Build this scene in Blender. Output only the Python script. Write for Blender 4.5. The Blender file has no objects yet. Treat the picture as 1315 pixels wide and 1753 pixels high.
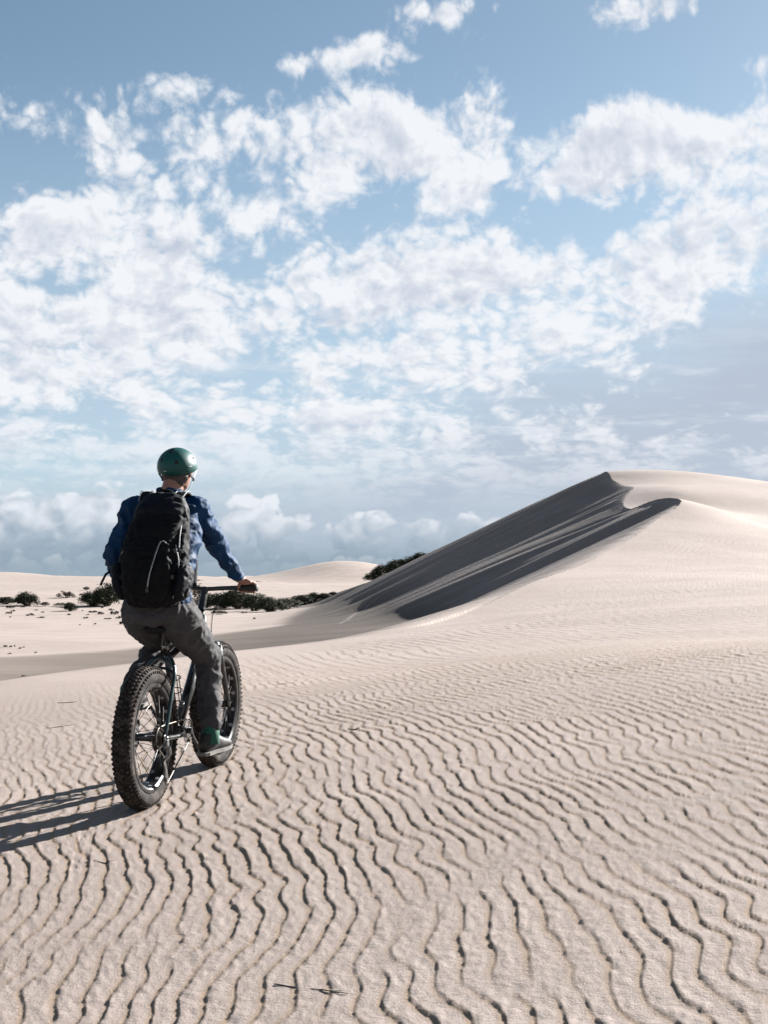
import bpy, bmesh, math, random
import numpy as np
from mathutils import Vector, Matrix, Quaternion

R = math.radians
scene = bpy.context.scene
col = scene.collection

# ------------------------------------------------------------------ camera
CAMZ = 1.5            # lens height above the sheet's zero level
F_PX = 2500.0         # focal length in photograph pixels
HOR = 990.0           # photograph row of the level horizon
CX = 657.5
cam_d = bpy.data.cameras.new('camera')
cam = bpy.data.objects.new('camera', cam_d)
col.objects.link(cam)
cam.location = (0, 0, CAMZ)
cam.rotation_euler = (R(90), 0, 0)
cam_d.sensor_width = 36.0
cam_d.lens = F_PX / 1753.0 * 36.0
cam_d.shift_y = (HOR - 876.5) / 1753.0
cam_d.clip_start = 0.05
cam_d.clip_end = 20000
scene.camera = cam

# ------------------------------------------------------------------ light
SUN_AZ, SUN_EL = R(48), R(24)          # azimuth from +Y towards +X
sun_dir = Vector((math.sin(SUN_AZ) * math.cos(SUN_EL), math.cos(SUN_AZ) * math.cos(SUN_EL), math.sin(SUN_EL)))
sun_d = bpy.data.lights.new('sun', 'SUN')
sun_d.energy = 5.0
sun_d.angle = R(0.5)
sun_d.color = (1.0, 0.975, 0.95)
sun = bpy.data.objects.new('sun', sun_d)
col.objects.link(sun)
sun.rotation_euler = sun_dir.to_track_quat('Z', 'Y').to_euler()
sun.location = (30, 20, 30)

vs = scene.view_settings
vs.view_transform = 'Standard'
vs.look = 'None'
vs.exposure = 1.98
vs.gamma = 1.0
vs.use_curve_mapping = False


# ------------------------------------------------------------------ node helpers
class NB:
    """Small node builder: values are sockets or floats."""
    def __init__(self, tree):
        self.t = tree
        self.n = tree.nodes
        self.l = tree.links

    def put(self, sock, v):
        if isinstance(v, bpy.types.NodeSocket):
            self.l.new(v, sock)
        else:
            sock.default_value = v

    def m(self, op, a, b=0.0, c=None, clamp=False):
        n = self.n.new('ShaderNodeMath')
        n.operation = op
        n.use_clamp = clamp
        self.put(n.inputs[0], a)
        self.put(n.inputs[1], b)
        if c is not None:
            self.put(n.inputs[2], c)
        return n.outputs[0]

    def vm(self, op, a, b=(0, 0, 0), out=0):
        n = self.n.new('ShaderNodeVectorMath')
        n.operation = op
        self.put(n.inputs[0], a)
        if op == 'SCALE':
            self.put(n.inputs['Scale'], b)
        else:
            self.put(n.inputs[1], b)
        return n.outputs[out]

    def xyz(self, x, y, z):
        n = self.n.new('ShaderNodeCombineXYZ')
        self.put(n.inputs[0], x)
        self.put(n.inputs[1], y)
        self.put(n.inputs[2], z)
        return n.outputs[0]

    def sep(self, v):
        n = self.n.new('ShaderNodeSeparateXYZ')
        self.put(n.inputs[0], v)
        return n.outputs

    def noise(self, vec, scale, detail=2.0, rough=0.5, dist=0.0, lac=2.0, out=0):
        n = self.n.new('ShaderNodeTexNoise')
        self.put(n.inputs['Vector'], vec)
        n.inputs['Scale'].default_value = scale
        n.inputs['Detail'].default_value = detail
        n.inputs['Roughness'].default_value = rough
        n.inputs['Lacunarity'].default_value = lac
        n.inputs['Distortion'].default_value = dist
        return n.outputs[out]

    def ss(self, v, lo, hi, a=0.0, b=1.0):
        n = self.n.new('ShaderNodeMapRange')
        n.interpolation_type = 'SMOOTHSTEP'
        self.put(n.inputs[0], v)
        self.put(n.inputs[1], lo)
        self.put(n.inputs[2], hi)
        n.inputs[3].default_value = a
        n.inputs[4].default_value = b
        return n.outputs[0]

    def mix(self, f, a, b, blend='MIX'):
        n = self.n.new('ShaderNodeMix')
        n.data_type = 'RGBA'
        n.blend_type = blend
        self.put(n.inputs[0], f)
        self.put(n.inputs[6], a if isinstance(a, bpy.types.NodeSocket) else (*a, 1))
        self.put(n.inputs[7], b if isinstance(b, bpy.types.NodeSocket) else (*b, 1))
        return n.outputs[2]


def lin(r, g, b):
    """sRGB 0-255 to linear."""
    def f(c):
        c /= 255.0
        return c / 12.92 if c <= 0.04045 else ((c + 0.055) / 1.055) ** 2.4
    return (f(r), f(g), f(b))


# ------------------------------------------------------------------ world: Nishita sky with cloud fields
world = bpy.data.worlds.new('World')
scene.world = world
world.use_nodes = True
wt = world.node_tree
wt.nodes.clear()
w = NB(wt)
sky = wt.nodes.new('ShaderNodeTexSky')
sky.sky_type = 'NISHITA'
sky.sun_disc = False
sky.sun_elevation = SUN_EL
sky.sun_rotation = SUN_AZ
sky.air_density = 0.6
sky.dust_density = 0.4
sky.ozone_density = 1.0
SKY_K = 0.063 / 1.625                      # strength of the clear sky
EXK = 2 ** vs.exposure            # display value -> scene value

tc = wt.nodes.new('ShaderNodeTexCoord')
d = tc.outputs['Generated']
dx, dy, dz = w.sep(d)
az = w.m('ARCTAN2', dx, dy)                        # 0 straight ahead
hl = w.m('SQRT', w.m('ADD', w.m('MULTIPLY', dx, dx), w.m('MULTIPLY', dy, dy)))
el = w.m('DIVIDE', dz, w.m('MAXIMUM', hl, 0.02))    # tangent of the elevation
elc = w.m('MAXIMUM', el, 0.0)


def pix(px, py):
    return math.atan((px - CX) / F_PX), (HOR - py) / F_PX / math.sqrt(1 + ((px - CX) / F_PX) ** 2)


def blob(px, py, rx, ry, wt_):
    """a soft mound (or gap) in the cloud cover, at a bearing and height in the sky"""
    a0, e0 = pix(px, py)
    u = w.m('MULTIPLY', w.m('SUBTRACT', az, a0), F_PX / rx)
    v = w.m('MULTIPLY', w.m('SUBTRACT', el, e0), F_PX / ry)
    r2 = w.m('ADD', w.m('MULTIPLY', u, u), w.m('MULTIPLY', v, v))
    return w.m('MULTIPLY', w.m('POWER', 2.71828, w.m('MULTIPLY', r2, -1.0)), wt_)


def addall(lst):
    s = lst[0]
    for q in lst[1:]:
        s = w.m('ADD', s, q)
    return s


# seamless noise space: the direction round the compass, and a height axis that packs features towards the horizon
rx_ = w.m('DIVIDE', dx, w.m('MAXIMUM', hl, 0.02))
ry_ = w.m('DIVIDE', dy, w.m('MAXIMUM', hl, 0.02))
hv = w.m('MULTIPLY', w.m('LOGARITHM', w.m('ADD', elc, 0.09), 2.71828), 0.36)
q = w.xyz(rx_, ry_, hv)
warp = w.noise(q, 16.0, 2.0, 0.55, out=1)
qw = w.vm('ADD', q, w.vm('SCALE', w.vm('SUBTRACT', warp, (0.5, 0.5, 0.5)), 0.022))

# frayed field: broad noise with rounded billows on it
def bil(vec, scale):
    return w.m('ABSOLUTE', w.m('SUBTRACT', w.noise(vec, scale, 0.0), 0.5))

def field(vec, fine_too=True):
    f = w.m('ADD', w.noise(vec, 17.0, 8.0 if fine_too else 5.0, 0.64), w.m('MULTIPLY', bil(vec, 56.0), 0.34))
    return w.m('ADD', f, w.m('MULTIPLY', bil(vec, 120.0), 0.20))

n0 = field(qw)
n1 = field(w.vm('ADD', qw, (0.007, -0.002, 0.012)), False)

cover = addall([
    # mounds
    blob(1085, 20, 95, 34, .31), blob(625, 85, 85, 34, .31), blob(725, 22, 80, 28, .30), blob(505, 108, 45, 26, .26),
    blob(110, 228, 110, 26, .16), blob(60, 185, 120, 20, .08), blob(300, 140, 110, 26, .15),
    blob(400, 245, 110, 80, .19), blob(640, 205, 120, 85, .23), blob(825, 165, 70, 75, .20), blob(900, 260, 260, 70, .18),
    blob(1180, 225, 200, 70, .19), blob(235, 330, 90, 70, .19), blob(50, 385, 110, 55, .22), blob(270, 455, 90, 80, .20),
    blob(445, 365, 65, 50, .17), blob(580, 310, 65, 45, .18), blob(800, 345, 65, 55, .18), blob(955, 318, 70, 36, .13),
    blob(1230, 430, 170, 100, .17), blob(620, 470, 280, 60, .15), blob(900, 470, 220, 60, .12), blob(240, 560, 260, 50, .12),
    blob(1290, 115, 50, 30, .20), blob(800, 600, 300, 70, .06), blob(150, 640, 200, 40, .05),
    # gaps
    blob(150, 50, 360, 80, -.14), blob(950, 110, 130, 50, -.12), blob(420, 450, 60, 40, -.17), blob(650, 368, 60, 22, -.11),
    blob(110, 300, 70, 25, -.10), blob(80, 485, 60, 34, -.14), blob(1010, 375, 120, 22, -.13), blob(690, 325, 60, 26, -.08),
    blob(60, 715, 110, 40, -.13), blob(410, 640, 80, 18, -.09), blob(1200, 140, 150, 26, -.08), blob(560, 400, 70, 16, -.05),
    blob(1200, 660, 220, 110, -.24),
])
# general cover by height: thin high up, broken at mid height, closing towards the horizon
base = addall([w.ss(el, 0.60, 0.40, -0.10, 0.0), w.ss(el, 0.38, 0.26, -0.10, 0.02), w.ss(el, 0.26, 0.17, 0.0, 0.095), w.ss(el, 0.16, 0.08, 0.0, 0.05)])
cb = w.m('ADD', cover, base)
lump = w.m('ADD', n0, cb)
lump1 = w.m('ADD', n1, cb)
dens = w.ss(lump, 0.585, 0.785)
thick = w.ss(lump1, 0.64, 0.98)
relief = w.m('MULTIPLY', w.m('SUBTRACT', n0, n1), 2.0)
lit = w.m('ADD', w.m('SUBTRACT', 0.96, w.m('MULTIPLY', thick, 0.46)), relief, clamp=True)

def disp(r, g, b):
    c = lin(r, g, b)
    return tuple(v / EXK for v in c)

nish = w.mix(1.0, sky.outputs[0], (SKY_K * 1.04, SKY_K * 1.06, SKY_K * 0.90), 'MULTIPLY')
# thin high haze, then a grey sheet that thickens downwards and to the right
c0 = w.mix(w.ss(el, 0.36, 0.10, 0.0, 0.66), nish, disp(184, 201, 219))
stre = w.noise(w.xyz(rx_, ry_, w.m('MULTIPLY', el, 5.0)), 7.0, 4.0, 0.6)
veil = w.ss(w.m('ADD', w.m('ADD', el, w.m('MULTIPLY', az, -0.36)), w.m('MULTIPLY', w.m('SUBTRACT', stre, 0.5), 0.12)), 0.15, 0.03)
c1 = w.mix(w.m('MULTIPLY', veil, 0.88), c0, disp(184, 194, 211))
cloudcol = w.mix(lit, disp(196, 205, 221), disp(245, 247, 251))
c2 = w.mix(w.m('MULTIPLY', dens, w.ss(el, 0.05, 0.12, 0.25, 0.96)), c1, cloudcol)

# thin bright streaks low down
st2 = w.noise(w.xyz(rx_, ry_, w.m('MULTIPLY', el, 6.0)), 11.0, 6.0, 0.6)
stm = w.m('MULTIPLY', w.ss(st2, 0.50, 0.70), w.m('MULTIPLY', w.ss(el, 0.06, 0.09), w.ss(el, 0.19, 0.10)))
c3 = w.mix(w.m('MULTIPLY', stm, 0.75), c2, disp(232, 237, 245))

# cumulus bank standing over the horizon: rounded heads, lit from the upper right, sinking into murk
c4 = w.mix(w.ss(el, 0.075, 0.035, 0.0, 0.75), c3, disp(180, 195, 211))
qb = w.xyz(rx_, ry_, w.m('MULTIPLY', el, 1.2))
wb = w.noise(qb, 34.0, 2.0, 0.55, out=1)
qb = w.vm('ADD', qb, w.vm('SCALE', w.vm('SUBTRACT', wb, (0.5, 0.5, 0.5)), 0.014))
def bank(vec):
    a = w.m('ADD', w.noise(vec, 15.0, 4.0, 0.5), w.m('MULTIPLY', bil(vec, 46.0), 0.42))
    return w.m('ADD', a, w.m('MULTIPLY', bil(vec, 100.0), 0.22))
b0 = bank(qb)
b1 = bank(w.vm('ADD', qb, (0.007, -0.002, 0.010)))
def bank_layer(under, top, extra, lo, hi, k):
    """heads rise to about `top`; below it the cloud is solid, greying downwards"""
    body = w.m('ADD', w.m('ADD', b0, extra), w.ss(el, top + 0.018, top - 0.030, -0.22, 0.20))
    body1 = w.m('ADD', w.m('ADD', b1, extra), w.ss(el, top + 0.018 - 0.008, top - 0.030 - 0.008, -0.22, 0.20))
    dn = w.ss(body, 0.63, 0.70)
    li = w.m('ADD', 0.55, w.m('MULTIPLY', w.m('SUBTRACT', body, body1), k), clamp=True)
    li = w.m('MULTIPLY', li, w.ss(el, top - 0.055, top - 0.005, 0.10, 1.0))
    return w.mix(dn, under, w.mix(li, disp(*lo), disp(*hi)))
e1 = addall([blob(690, 800, 55, 24, .16), blob(560, 800, 90, 14, .12), blob(100, 850, 150, 40, .10), blob(420, 845, 60, 36, .10), blob(700, 850, 70, 26, -.20), blob(880, 840, 80, 40, -.20), blob(1200, 830, 90, 30, -.04)])
c5 = bank_layer(c4, 0.058, e1, (152, 171, 189), (234, 239, 246), 3.0)
e2 = addall([blob(762, 852, 62, 26, .26), blob(545, 885, 90, 30, .14), blob(850, 900, 50, 22, .14), blob(650, 900, 60, 20, -.05), blob(120, 900, 120, 20, .06), blob(700, 930, 160, 14, -.08)])
c6 = bank_layer(c5, 0.030, e2, (148, 168, 185), (240, 243, 248), 3.2)
# murky band right on the horizon
c7 = w.mix(w.ss(el, 0.034, 0.006, 0.0, 0.88), c6, disp(150, 169, 184))
c5 = c7
bg = wt.nodes.new('ShaderNodeBackground')
w.put(bg.inputs['Color'], c5)
bg.inputs['Strength'].default_value = 1.0
wo = wt.nodes.new('ShaderNodeOutputWorld')
wt.links.new(bg.outputs[0], wo.inputs[0])
world.cycles.sampling_method = 'MANUAL'
world.cycles.sample_map_resolution = 256

scene.cycles.use_adaptive_sampling = True
scene.cycles.adaptive_threshold = 0.015


# ------------------------------------------------------------------ shared helpers
def P(px, py, D):
    """a point seen at photograph pixel (px, py) at depth D metres"""
    return Vector(((px - CX) / F_PX * D, D, CAMZ + (HOR - py) / F_PX * D))


def tag(o, label=None, cat=None, group=None, kind=None):
    for k, v in (('label', label), ('category', cat), ('group', group), ('kind', kind)):
        if v:
            o[k] = v
    return o


def link(o, parent=None):
    col.objects.link(o)
    if parent is not None:
        o.parent = parent
    return o


def new_mat(name):
    m = bpy.data.materials.new(name)
    m.use_nodes = True
    t = m.node_tree
    t.nodes.clear()
    b = NB(t)
    bsdf = t.nodes.new('ShaderNodeBsdfPrincipled')
    out = t.nodes.new('ShaderNodeOutputMaterial')
    t.links.new(bsdf.outputs[0], out.inputs[0])
    return m, b, bsdf


def simple_mat(name, color, rough=0.6, metal=0.0, var=0.15, scale=30.0, bump=0.0, bscale=200.0, spec=0.5, dust=None):
    """procedural paint: base colour broken up by noise, optional relief, optional dusting of sand"""
    m, b, s = new_mat(name)
    g = b.t.nodes.new('ShaderNodeTexCoord').outputs['Object']
    n = b.noise(g, scale, 5.0, 0.6)
    lo = tuple(c * (1 - var) for c in color)
    hi = tuple(min(1, c * (1 + var)) for c in color)
    c = b.mix(b.ss(n, 0.3, 0.7), lo, hi)
    if dust:
        n2 = b.noise(g, dust[1], 6.0, 0.65)
        c = b.mix(b.m('MULTIPLY', b.ss(n2, 0.42, 0.68), dust[2]), c, dust[0])
    b.put(s.inputs['Base Color'], c)
    b.put(s.inputs['Roughness'], b.ss(n, 0.2, 0.8, max(0, rough - 0.08), min(1, rough + 0.08)))
    s.inputs['Metallic'].default_value = metal
    s.inputs['Specular IOR Level'].default_value = spec
    if bump:
        bn = b.t.nodes.new('ShaderNodeBump')
        bn.inputs['Strength'].default_value = bump
        bn.inputs['Distance'].default_value = 0.003
        b.put(bn.inputs['Height'], b.noise(g, bscale, 4.0, 0.6))
        b.put(s.inputs['Normal'], bn.outputs[0])
    return m


# ------------------------------------------------------------------ sand terrain
rng = np.random.default_rng(11)


def smooth_field(n, cell, lx, ly, seed, angle=0.0, cplx=False):
    """periodic random field with Gaussian correlation lengths lx, ly (metres); unit variance"""
    r = np.random.default_rng(seed)
    fx = np.fft.fftfreq(n, cell)[None, :]
    fy = np.fft.fftfreq(n, cell)[:, None]
    ca, sa = math.cos(angle), math.sin(angle)
    u = fx * ca + fy * sa
    v = -fx * sa + fy * ca
    g = np.exp(-2 * (math.pi ** 2) * ((u * lx) ** 2 + (v * ly) ** 2) / 2)
    z = r.standard_normal((n, n)) + 1j * r.standard_normal((n, n))
    f = np.fft.ifft2(z * g)
    if not cplx:
        f = f.real
    f = f / np.sqrt(np.mean(np.abs(f) ** 2))
    return (f.astype(np.complex64 if cplx else np.float32), n, cell)


def sample(field, X, Y):
    f, n, cell = field
    gx = X / cell
    gy = Y / cell
    ix = np.floor(gx).astype(np.int64)
    iy = np.floor(gy).astype(np.int64)
    tx = (gx - ix).astype(np.float32)
    ty = (gy - iy).astype(np.float32)
    ix0, iy0 = ix % n, iy % n
    ix1, iy1 = (ix + 1) % n, (iy + 1) % n
    a = f[iy0, ix0] * (1 - tx) + f[iy0, ix1] * tx
    b = f[iy1, ix0] * (1 - tx) + f[iy1, ix1] * tx
    return a * (1 - ty) + b * ty


def sstep(x, a, b):
    t = np.clip((x - a) / (b - a), 0, 1)
    return t * t * (3 - 2 * t)


# crest of the big dune: along the near rise, round the bowl's rim to the summit, down the far arm
BR = [(-500, 1225, 13), (-250, 1200, 14), (0, 1174, 15), (200, 1144, 17), (400, 1118, 19.5), (650, 1086, 24), (800, 1045, 31),
      (950, 990, 41), (1070, 928, 51), (1130, 888, 56.5), (1166, 861, 60), (1140, 856.5, 62), (1108, 864, 64.5), (1080, 873, 66.5),
      (1067, 866, 68.5), (1071, 850, 71), (1086, 834, 74), (1066, 831, 77), (1046, 821, 80), (1037, 809, 82.5), (1010, 823, 86), (950, 853, 93), (850, 905, 105), (735, 962, 119),
      (640, 996, 129), (585, 1014, 134), (540, 1030, 137), (510, 1044, 138)]
br = np.array([P(*b) for b in BR])
def catmull(pts, k):
    out = []
    n = len(pts)
    for i in range(n - 1):
        p0, p1, p2, p3 = pts[max(i - 1, 0)], pts[i], pts[i + 1], pts[min(i + 2, n - 1)]
        for j in range(k):
            t = j / k
            out.append(0.5 * (2 * p1 + (p2 - p0) * t + (2 * p0 - 5 * p1 + 4 * p2 - p3) * t * t + (3 * p1 - p0 - 3 * p2 + p3) * t ** 3))
    out.append(pts[-1])
    return np.array(out)
brs = catmull(br, 4)
# steepness of the lee below each stretch of the crest, and how rounded that crest is
_par = np.arange(len(brs)) / 4.0
br_slope = np.interp(_par, [0, 4, 6, 8, 10, 19, 22, 24, 27], [0.28, 0.30, 0.38, 0.44, 0.455, 0.46, 0.45, 0.42, 0.30])
br_round = np.interp(_par, [0, 4, 6, 8, 9.5, 10, 19, 20, 22, 27], [1.6, 1.2, 1.0, 0.7, 0.3, 0.06, 0.05, 0.4, 1.0, 1.0])

# control points of the windward side
ctrl = [tuple(b) for b in brs[::2]]
ctrl += [tuple(P(*c)) for c in [
    (1000, 1110, 15.0), (1315, 1100, 15), (1315, 1060, 22), (657, 1150, 16),
    (1315, 1000, 36), (1315, 945, 50), (1315, 905, 60), (1250, 878, 67), (1200, 905, 55), (1160, 845, 70), (1110, 809, 85),
    (1200, 829, 88), (1315, 864, 92), (900, 1060, 26), (1100, 990, 40)]]
for _x in (-4.5, -2.4, -1.23, 0.0, 1.6, 3.6):
    for _y in (0.0, 2.5, 5.0, 7.46, 10.5):
        if abs(_x) < 0.2 * _y + 3.2:
            _s = (_x + 1.23) * (0.13 if _x > -1.23 else 0.09)
            ctrl.append((_x, _y, CAMZ - 1.164 + _s + (_y - 7.46) * (0.055 if _y < 7.46 else 0.03)))
ctrl += [(-9, 8, -0.2), (8, 8, 1.1), (16, 20, 1.5),
         (40, 60, 2.5), (40, 100, 3.0), (18, 118, 3.2), (26, 140, 0.5), (0, -30, -0.6), (30, -20, 0.5), (-30, -20, -0.8)]
ctrl = np.array(ctrl)

def tps_fit(c):
    n = len(c)
    d2 = ((c[:, None, :2] - c[None, :, :2]) ** 2).sum(-1)
    K = np.where(d2 > 0, 0.5 * d2 * np.log(d2 + 1e-12), 0)
    K += np.eye(n) * 0.004
    Pm = np.c_[np.ones(n), c[:, :2]]
    A = np.block([[K, Pm], [Pm.T, np.zeros((3, 3))]])
    return np.linalg.solve(A, np.r_[c[:, 2], 0, 0, 0])

tps_w = tps_fit(ctrl)

def windward(X, Y):
    z = tps_w[-3] + tps_w[-2] * X + tps_w[-1] * Y
    for (cx, cy, _), wgt in zip(ctrl, tps_w[:-3]):
        d2 = (X - cx) ** 2 + (Y - cy) ** 2
        z = z + wgt * 0.5 * d2 * np.log(d2 + 1e-12)
    return z

F_LUMP = smooth_field(256, 4.0, 26, 26, 5)
F_MID = smooth_field(256, 1.0, 5, 5, 6)

FAR = [  # far white dunes: bearing px, crest row, distance, half width m, half depth m
    (600, 966, 380, 17, 26), (530, 985, 385, 22, 28), (-60, 986, 420, 60, 30), (180, 989, 430, 40, 30), (330, 990, 460, 40, 30)]

def floor_z(X, Y):
    r = np.sqrt(X * X + Y * Y)
    z = CAMZ + np.interp(r, [0, 34, 44, 52, 58, 125, 180, 250, 400, 520, 900, 5000], [-3.1, -3.0, -2.78, -2.62, -2.6, -2.5, -2.2, -1.55, -0.55, -0.35, -2.0, -14])
    z = z + sample(F_LUMP, X, Y) * np.interp(r, [50, 120, 400, 900], [0.0, 0.14, 0.5, 2.5])
    z = z + sample(F_MID, X + 40, Y) * np.interp(r, [30, 90, 200, 400], [0.02, 0.07, 0.12, 0.0])
    for px, py, D, wx, wy in FAR:
        c = P(px, py, D)
        g = np.exp(-np.abs((X - c.x) / wx) ** 2.2 - ((Y - c.y) / wy) ** 2)
        base = CAMZ - 0.62
        z = z + g * (c.z - base)
    # the hollow's floor ramps up towards the dune's foot
    z = z + 0.07 * np.clip(np.sqrt(np.maximum(X + 8.5, 0) ** 2 + 1.0) - 1.0, 0, 10.5) * sstep(Y, 40, 58) * sstep(150 - Y, 0, 25) * sstep(26 - X, 0, 12)
    return z

def inside_poly(X, Y, poly):
    ins = np.zeros(X.shape, bool)
    n = len(poly)
    for i in range(n):
        x1, y1 = poly[i]
        x2, y2 = poly[(i + 1) % n]
        if y1 == y2:
            continue
        cond = ((y1 > Y) != (y2 > Y)) & (X < (x2 - x1) * (Y - y1) / (y2 - y1) + x1)
        ins ^= cond
    return ins

lee_poly = [(p[0], p[1]) for p in brs] + [(-20, 150), (-80, 140), (-80, 20)]

def base_height(X, Y):
    """large shape of the land; also returns masks: lee side, distance below the crest"""
    X = np.asarray(X, float)
    Y = np.asarray(Y, float)
    shp = X.shape
    X = X.ravel()
    Y = Y.ravel()
    r = np.sqrt(X * X + Y * Y)
    fl = floor_z(X, Y)
    z = fl.copy()
    lee = np.zeros(len(X))
    dist = np.full(len(X), 99.0)
    near = (r < 190)
    Xn, Yn = X[near], Y[near]
    W = windward(Xn, Yn)
    W = W + sample(F_MID, Xn, Yn) * np.interp(np.sqrt(Xn ** 2 + Yn ** 2), [0, 10, 30], [0.0, 0.015, 0.06])
    # windward sheet sinks into the plain far out
    out = sstep(np.sqrt((Xn - 8) ** 2 + ((Yn - 40) * 0.75) ** 2), 52, 95)
    W = W * (1 - out) + fl[near] * out
    ins = inside_poly(Xn, Yn, lee_poly)
    bd = np.full(len(Xn), 1e9)
    bz = np.zeros(len(Xn))
    bs = np.zeros(len(Xn))
    bk = np.zeros(len(Xn))
    cand = np.where(Yn > 0)[0]
    xc, yc = Xn[cand], Yn[cand]
    bdc = np.full(len(cand), 1e9)
    wsum = np.zeros(len(cand)); zs = np.zeros(len(cand)); ss_ = np.zeros(len(cand)); ks = np.zeros(len(cand))
    for i in range(len(brs) - 1):
        ax, ay, azz = brs[i]
        ex, ey, ez = brs[i + 1] - brs[i]
        t = np.clip(((xc - ax) * ex + (yc - ay) * ey) / (ex * ex + ey * ey), 0, 1)
        d2 = (xc - ax - t * ex) ** 2 + (yc - ay - t * ey) ** 2
        wgt = 1.0 / (d2 + 0.02) ** 2.2 * math.hypot(ex, ey)      # soft choice of the crest stretch above
        wsum += wgt
        zs += wgt * (azz + t * ez)
        ss_ += wgt * (br_slope[i] * (1 - t) + br_slope[i + 1] * t)
        ks += wgt * (br_round[i] * (1 - t) + br_round[i + 1] * t)
        bdc = np.minimum(bdc, d2)
    bd[cand] = np.sqrt(bdc)
    bz[cand] = zs / wsum
    bs[cand] = ss_ / wsum
    bk[cand] = ks / wsum
    f = fl[near]
    # steep below the rim, easing into a long foot
    drop = np.maximum(bz - f + 0.5 * sstep(bz - f, 0.3, 2.0), 0.02)
    fall = bs * (np.sqrt(bd ** 2 + bk ** 2) - bk) / drop
    L = bz - drop * np.where(fall < 0.8, fall, 0.8 + 0.2 * (1 - np.exp(-(fall - 0.8) / 0.2)))
    # far side of the far arm
    back = bz - 0.28 * (np.sqrt(bd ** 2 + 4.0) - 2.0)
    bw = sstep(12.5 + 0.0 * Yn - Xn, 0, 4) * sstep(Yn, 76, 84)
    W = W * (1 - bw) + np.maximum(back, f - 0.3) * bw
    # meet the plain softly
    k = 0.5
    h = np.clip(0.5 + 0.5 * (L - f) / k, 0, 1)
    Ls = f * (1 - h) + L * h + k * h * (1 - h)
    zz = np.where(ins, Ls, np.maximum(W, f - 0.3))
    z[near] = zz
    lee[near] = np.where(ins, np.clip(1 - fall, 0, 1) * sstep(bz - f, 1.2, 4.2), 0)
    dist[near] = np.where(ins, -bd, bd)
    return z.reshape(shp), lee.reshape(shp), dist.reshape(shp)

# ripples: a narrow-band random wave whose phase is given a skewed saw profile, so crests fork and end as in blown sand
LAMBDA = 0.082
RAMP = 0.0047
RC = smooth_field(1024, 0.06, 0.34, 0.26, 21, cplx=True)
RW1 = smooth_field(1024, 0.05, 0.20, 0.13, 22)
RW2 = smooth_field(1024, 0.08, 0.9, 0.7, 23)
RW3 = smooth_field(512, 0.03, 0.07, 0.06, 24)
RA = smooth_field(512, 0.15, 0.8, 0.6, 25)
GR = smooth_field(1024, 0.008, 0.012, 0.012, 26)

_yg = np.linspace(-30, 90, 600)
_gr = np.interp(_yg, [-30, 3, 5, 8, 13, 60, 90], [0.0, 0.03, 0.09, 0.19, 0.27, 0.34, 0.34])
_gi = np.cumsum(_gr) * (_yg[1] - _yg[0])

def saw(ph, wl):
    s = ph - np.floor(ph)
    up = sstep(s / wl, 0, 1) * 0.55 + np.clip(s / wl, 0, 1) * 0.45
    dn = 1 - np.clip((s - wl) / (1 - wl), 0, 1)
    dn = dn * 0.5 + 0.5 * dn * dn * (3 - 2 * dn)
    return np.where(s < wl, up, dn), s

def ripple(X, Y):
    """ripple relief, about -0.5..0.5 near the lens and larger on the far slope; and the coarse tint of the troughs, tan grain and painted shade"""
    a = X + np.interp(Y, _yg, _gi) + 0.017 * sample(RW1, X, Y) + 0.05 * sample(RW2, X, Y)
    a1 = a + 0.0024 * sample(RW3, X, Y) + 0.0007 * sample(GR, X, Y)
    A = sample(RC, X, Y * 0.8)
    ph = np.angle(A) / (2 * math.pi)
    amp = np.tanh(np.abs(A) * 2.4) * (0.95 + 0.13 * np.clip(sample(RA, X, Y), -1.5, 1.5))
    p1, s1 = saw(ph + a1 / LAMBDA, 0.125)
    A2 = sample(RC, X * 0.45 + 11, Y * 0.36 + 5)
    p2, s2 = saw(np.angle(A2) / (2 * math.pi) + a / 0.205, 0.15)
    w2 = sstep(np.sqrt(X * X + Y * Y), 12, 22)
    rel = (p1 - 0.45) * amp * (1 - w2) + 2.2 * (p2 - 0.45) * np.tanh(np.abs(A2) * 2.4) * w2
    grain_shade = np.maximum(sstep(s1, 0.72, 0.98), 1 - sstep(s1, 0.05, 0.16)) * amp * (1 - w2)
    return rel, grain_shade

def ripple_mask(X, Y, dist):
    r = np.sqrt(X * X + Y * Y)
    m = np.interp(r, [0, 3, 11, 18, 30, 55, 75], [1, 1, 1.0, 0.85, 0.8, 0.7, 0.0])
    # fainter on the rounded shoulder to the left of the track
    left = sstep(-X - 0.10 * Y, 0.2, 1.6) * sstep(Y, 8.0, 11.5)
    m = m * (1 - 0.62 * left)
    m = m * sstep(dist, 0.0, 2.2)
    return m

TRACKS = []          # filled below: printed tread marks

def ground_height(X, Y, with_ripple=True):
    z, lee, dist = base_height(X, Y)
    if with_ripple:
        z = z + RAMP * ripple(X, Y)[0] * ripple_mask(X, Y, dist)
    return z

def gz(x, y, with_ripple=False):
    return float(ground_height(np.array([float(x)]), np.array([float(y)]), with_ripple)[0])

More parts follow.
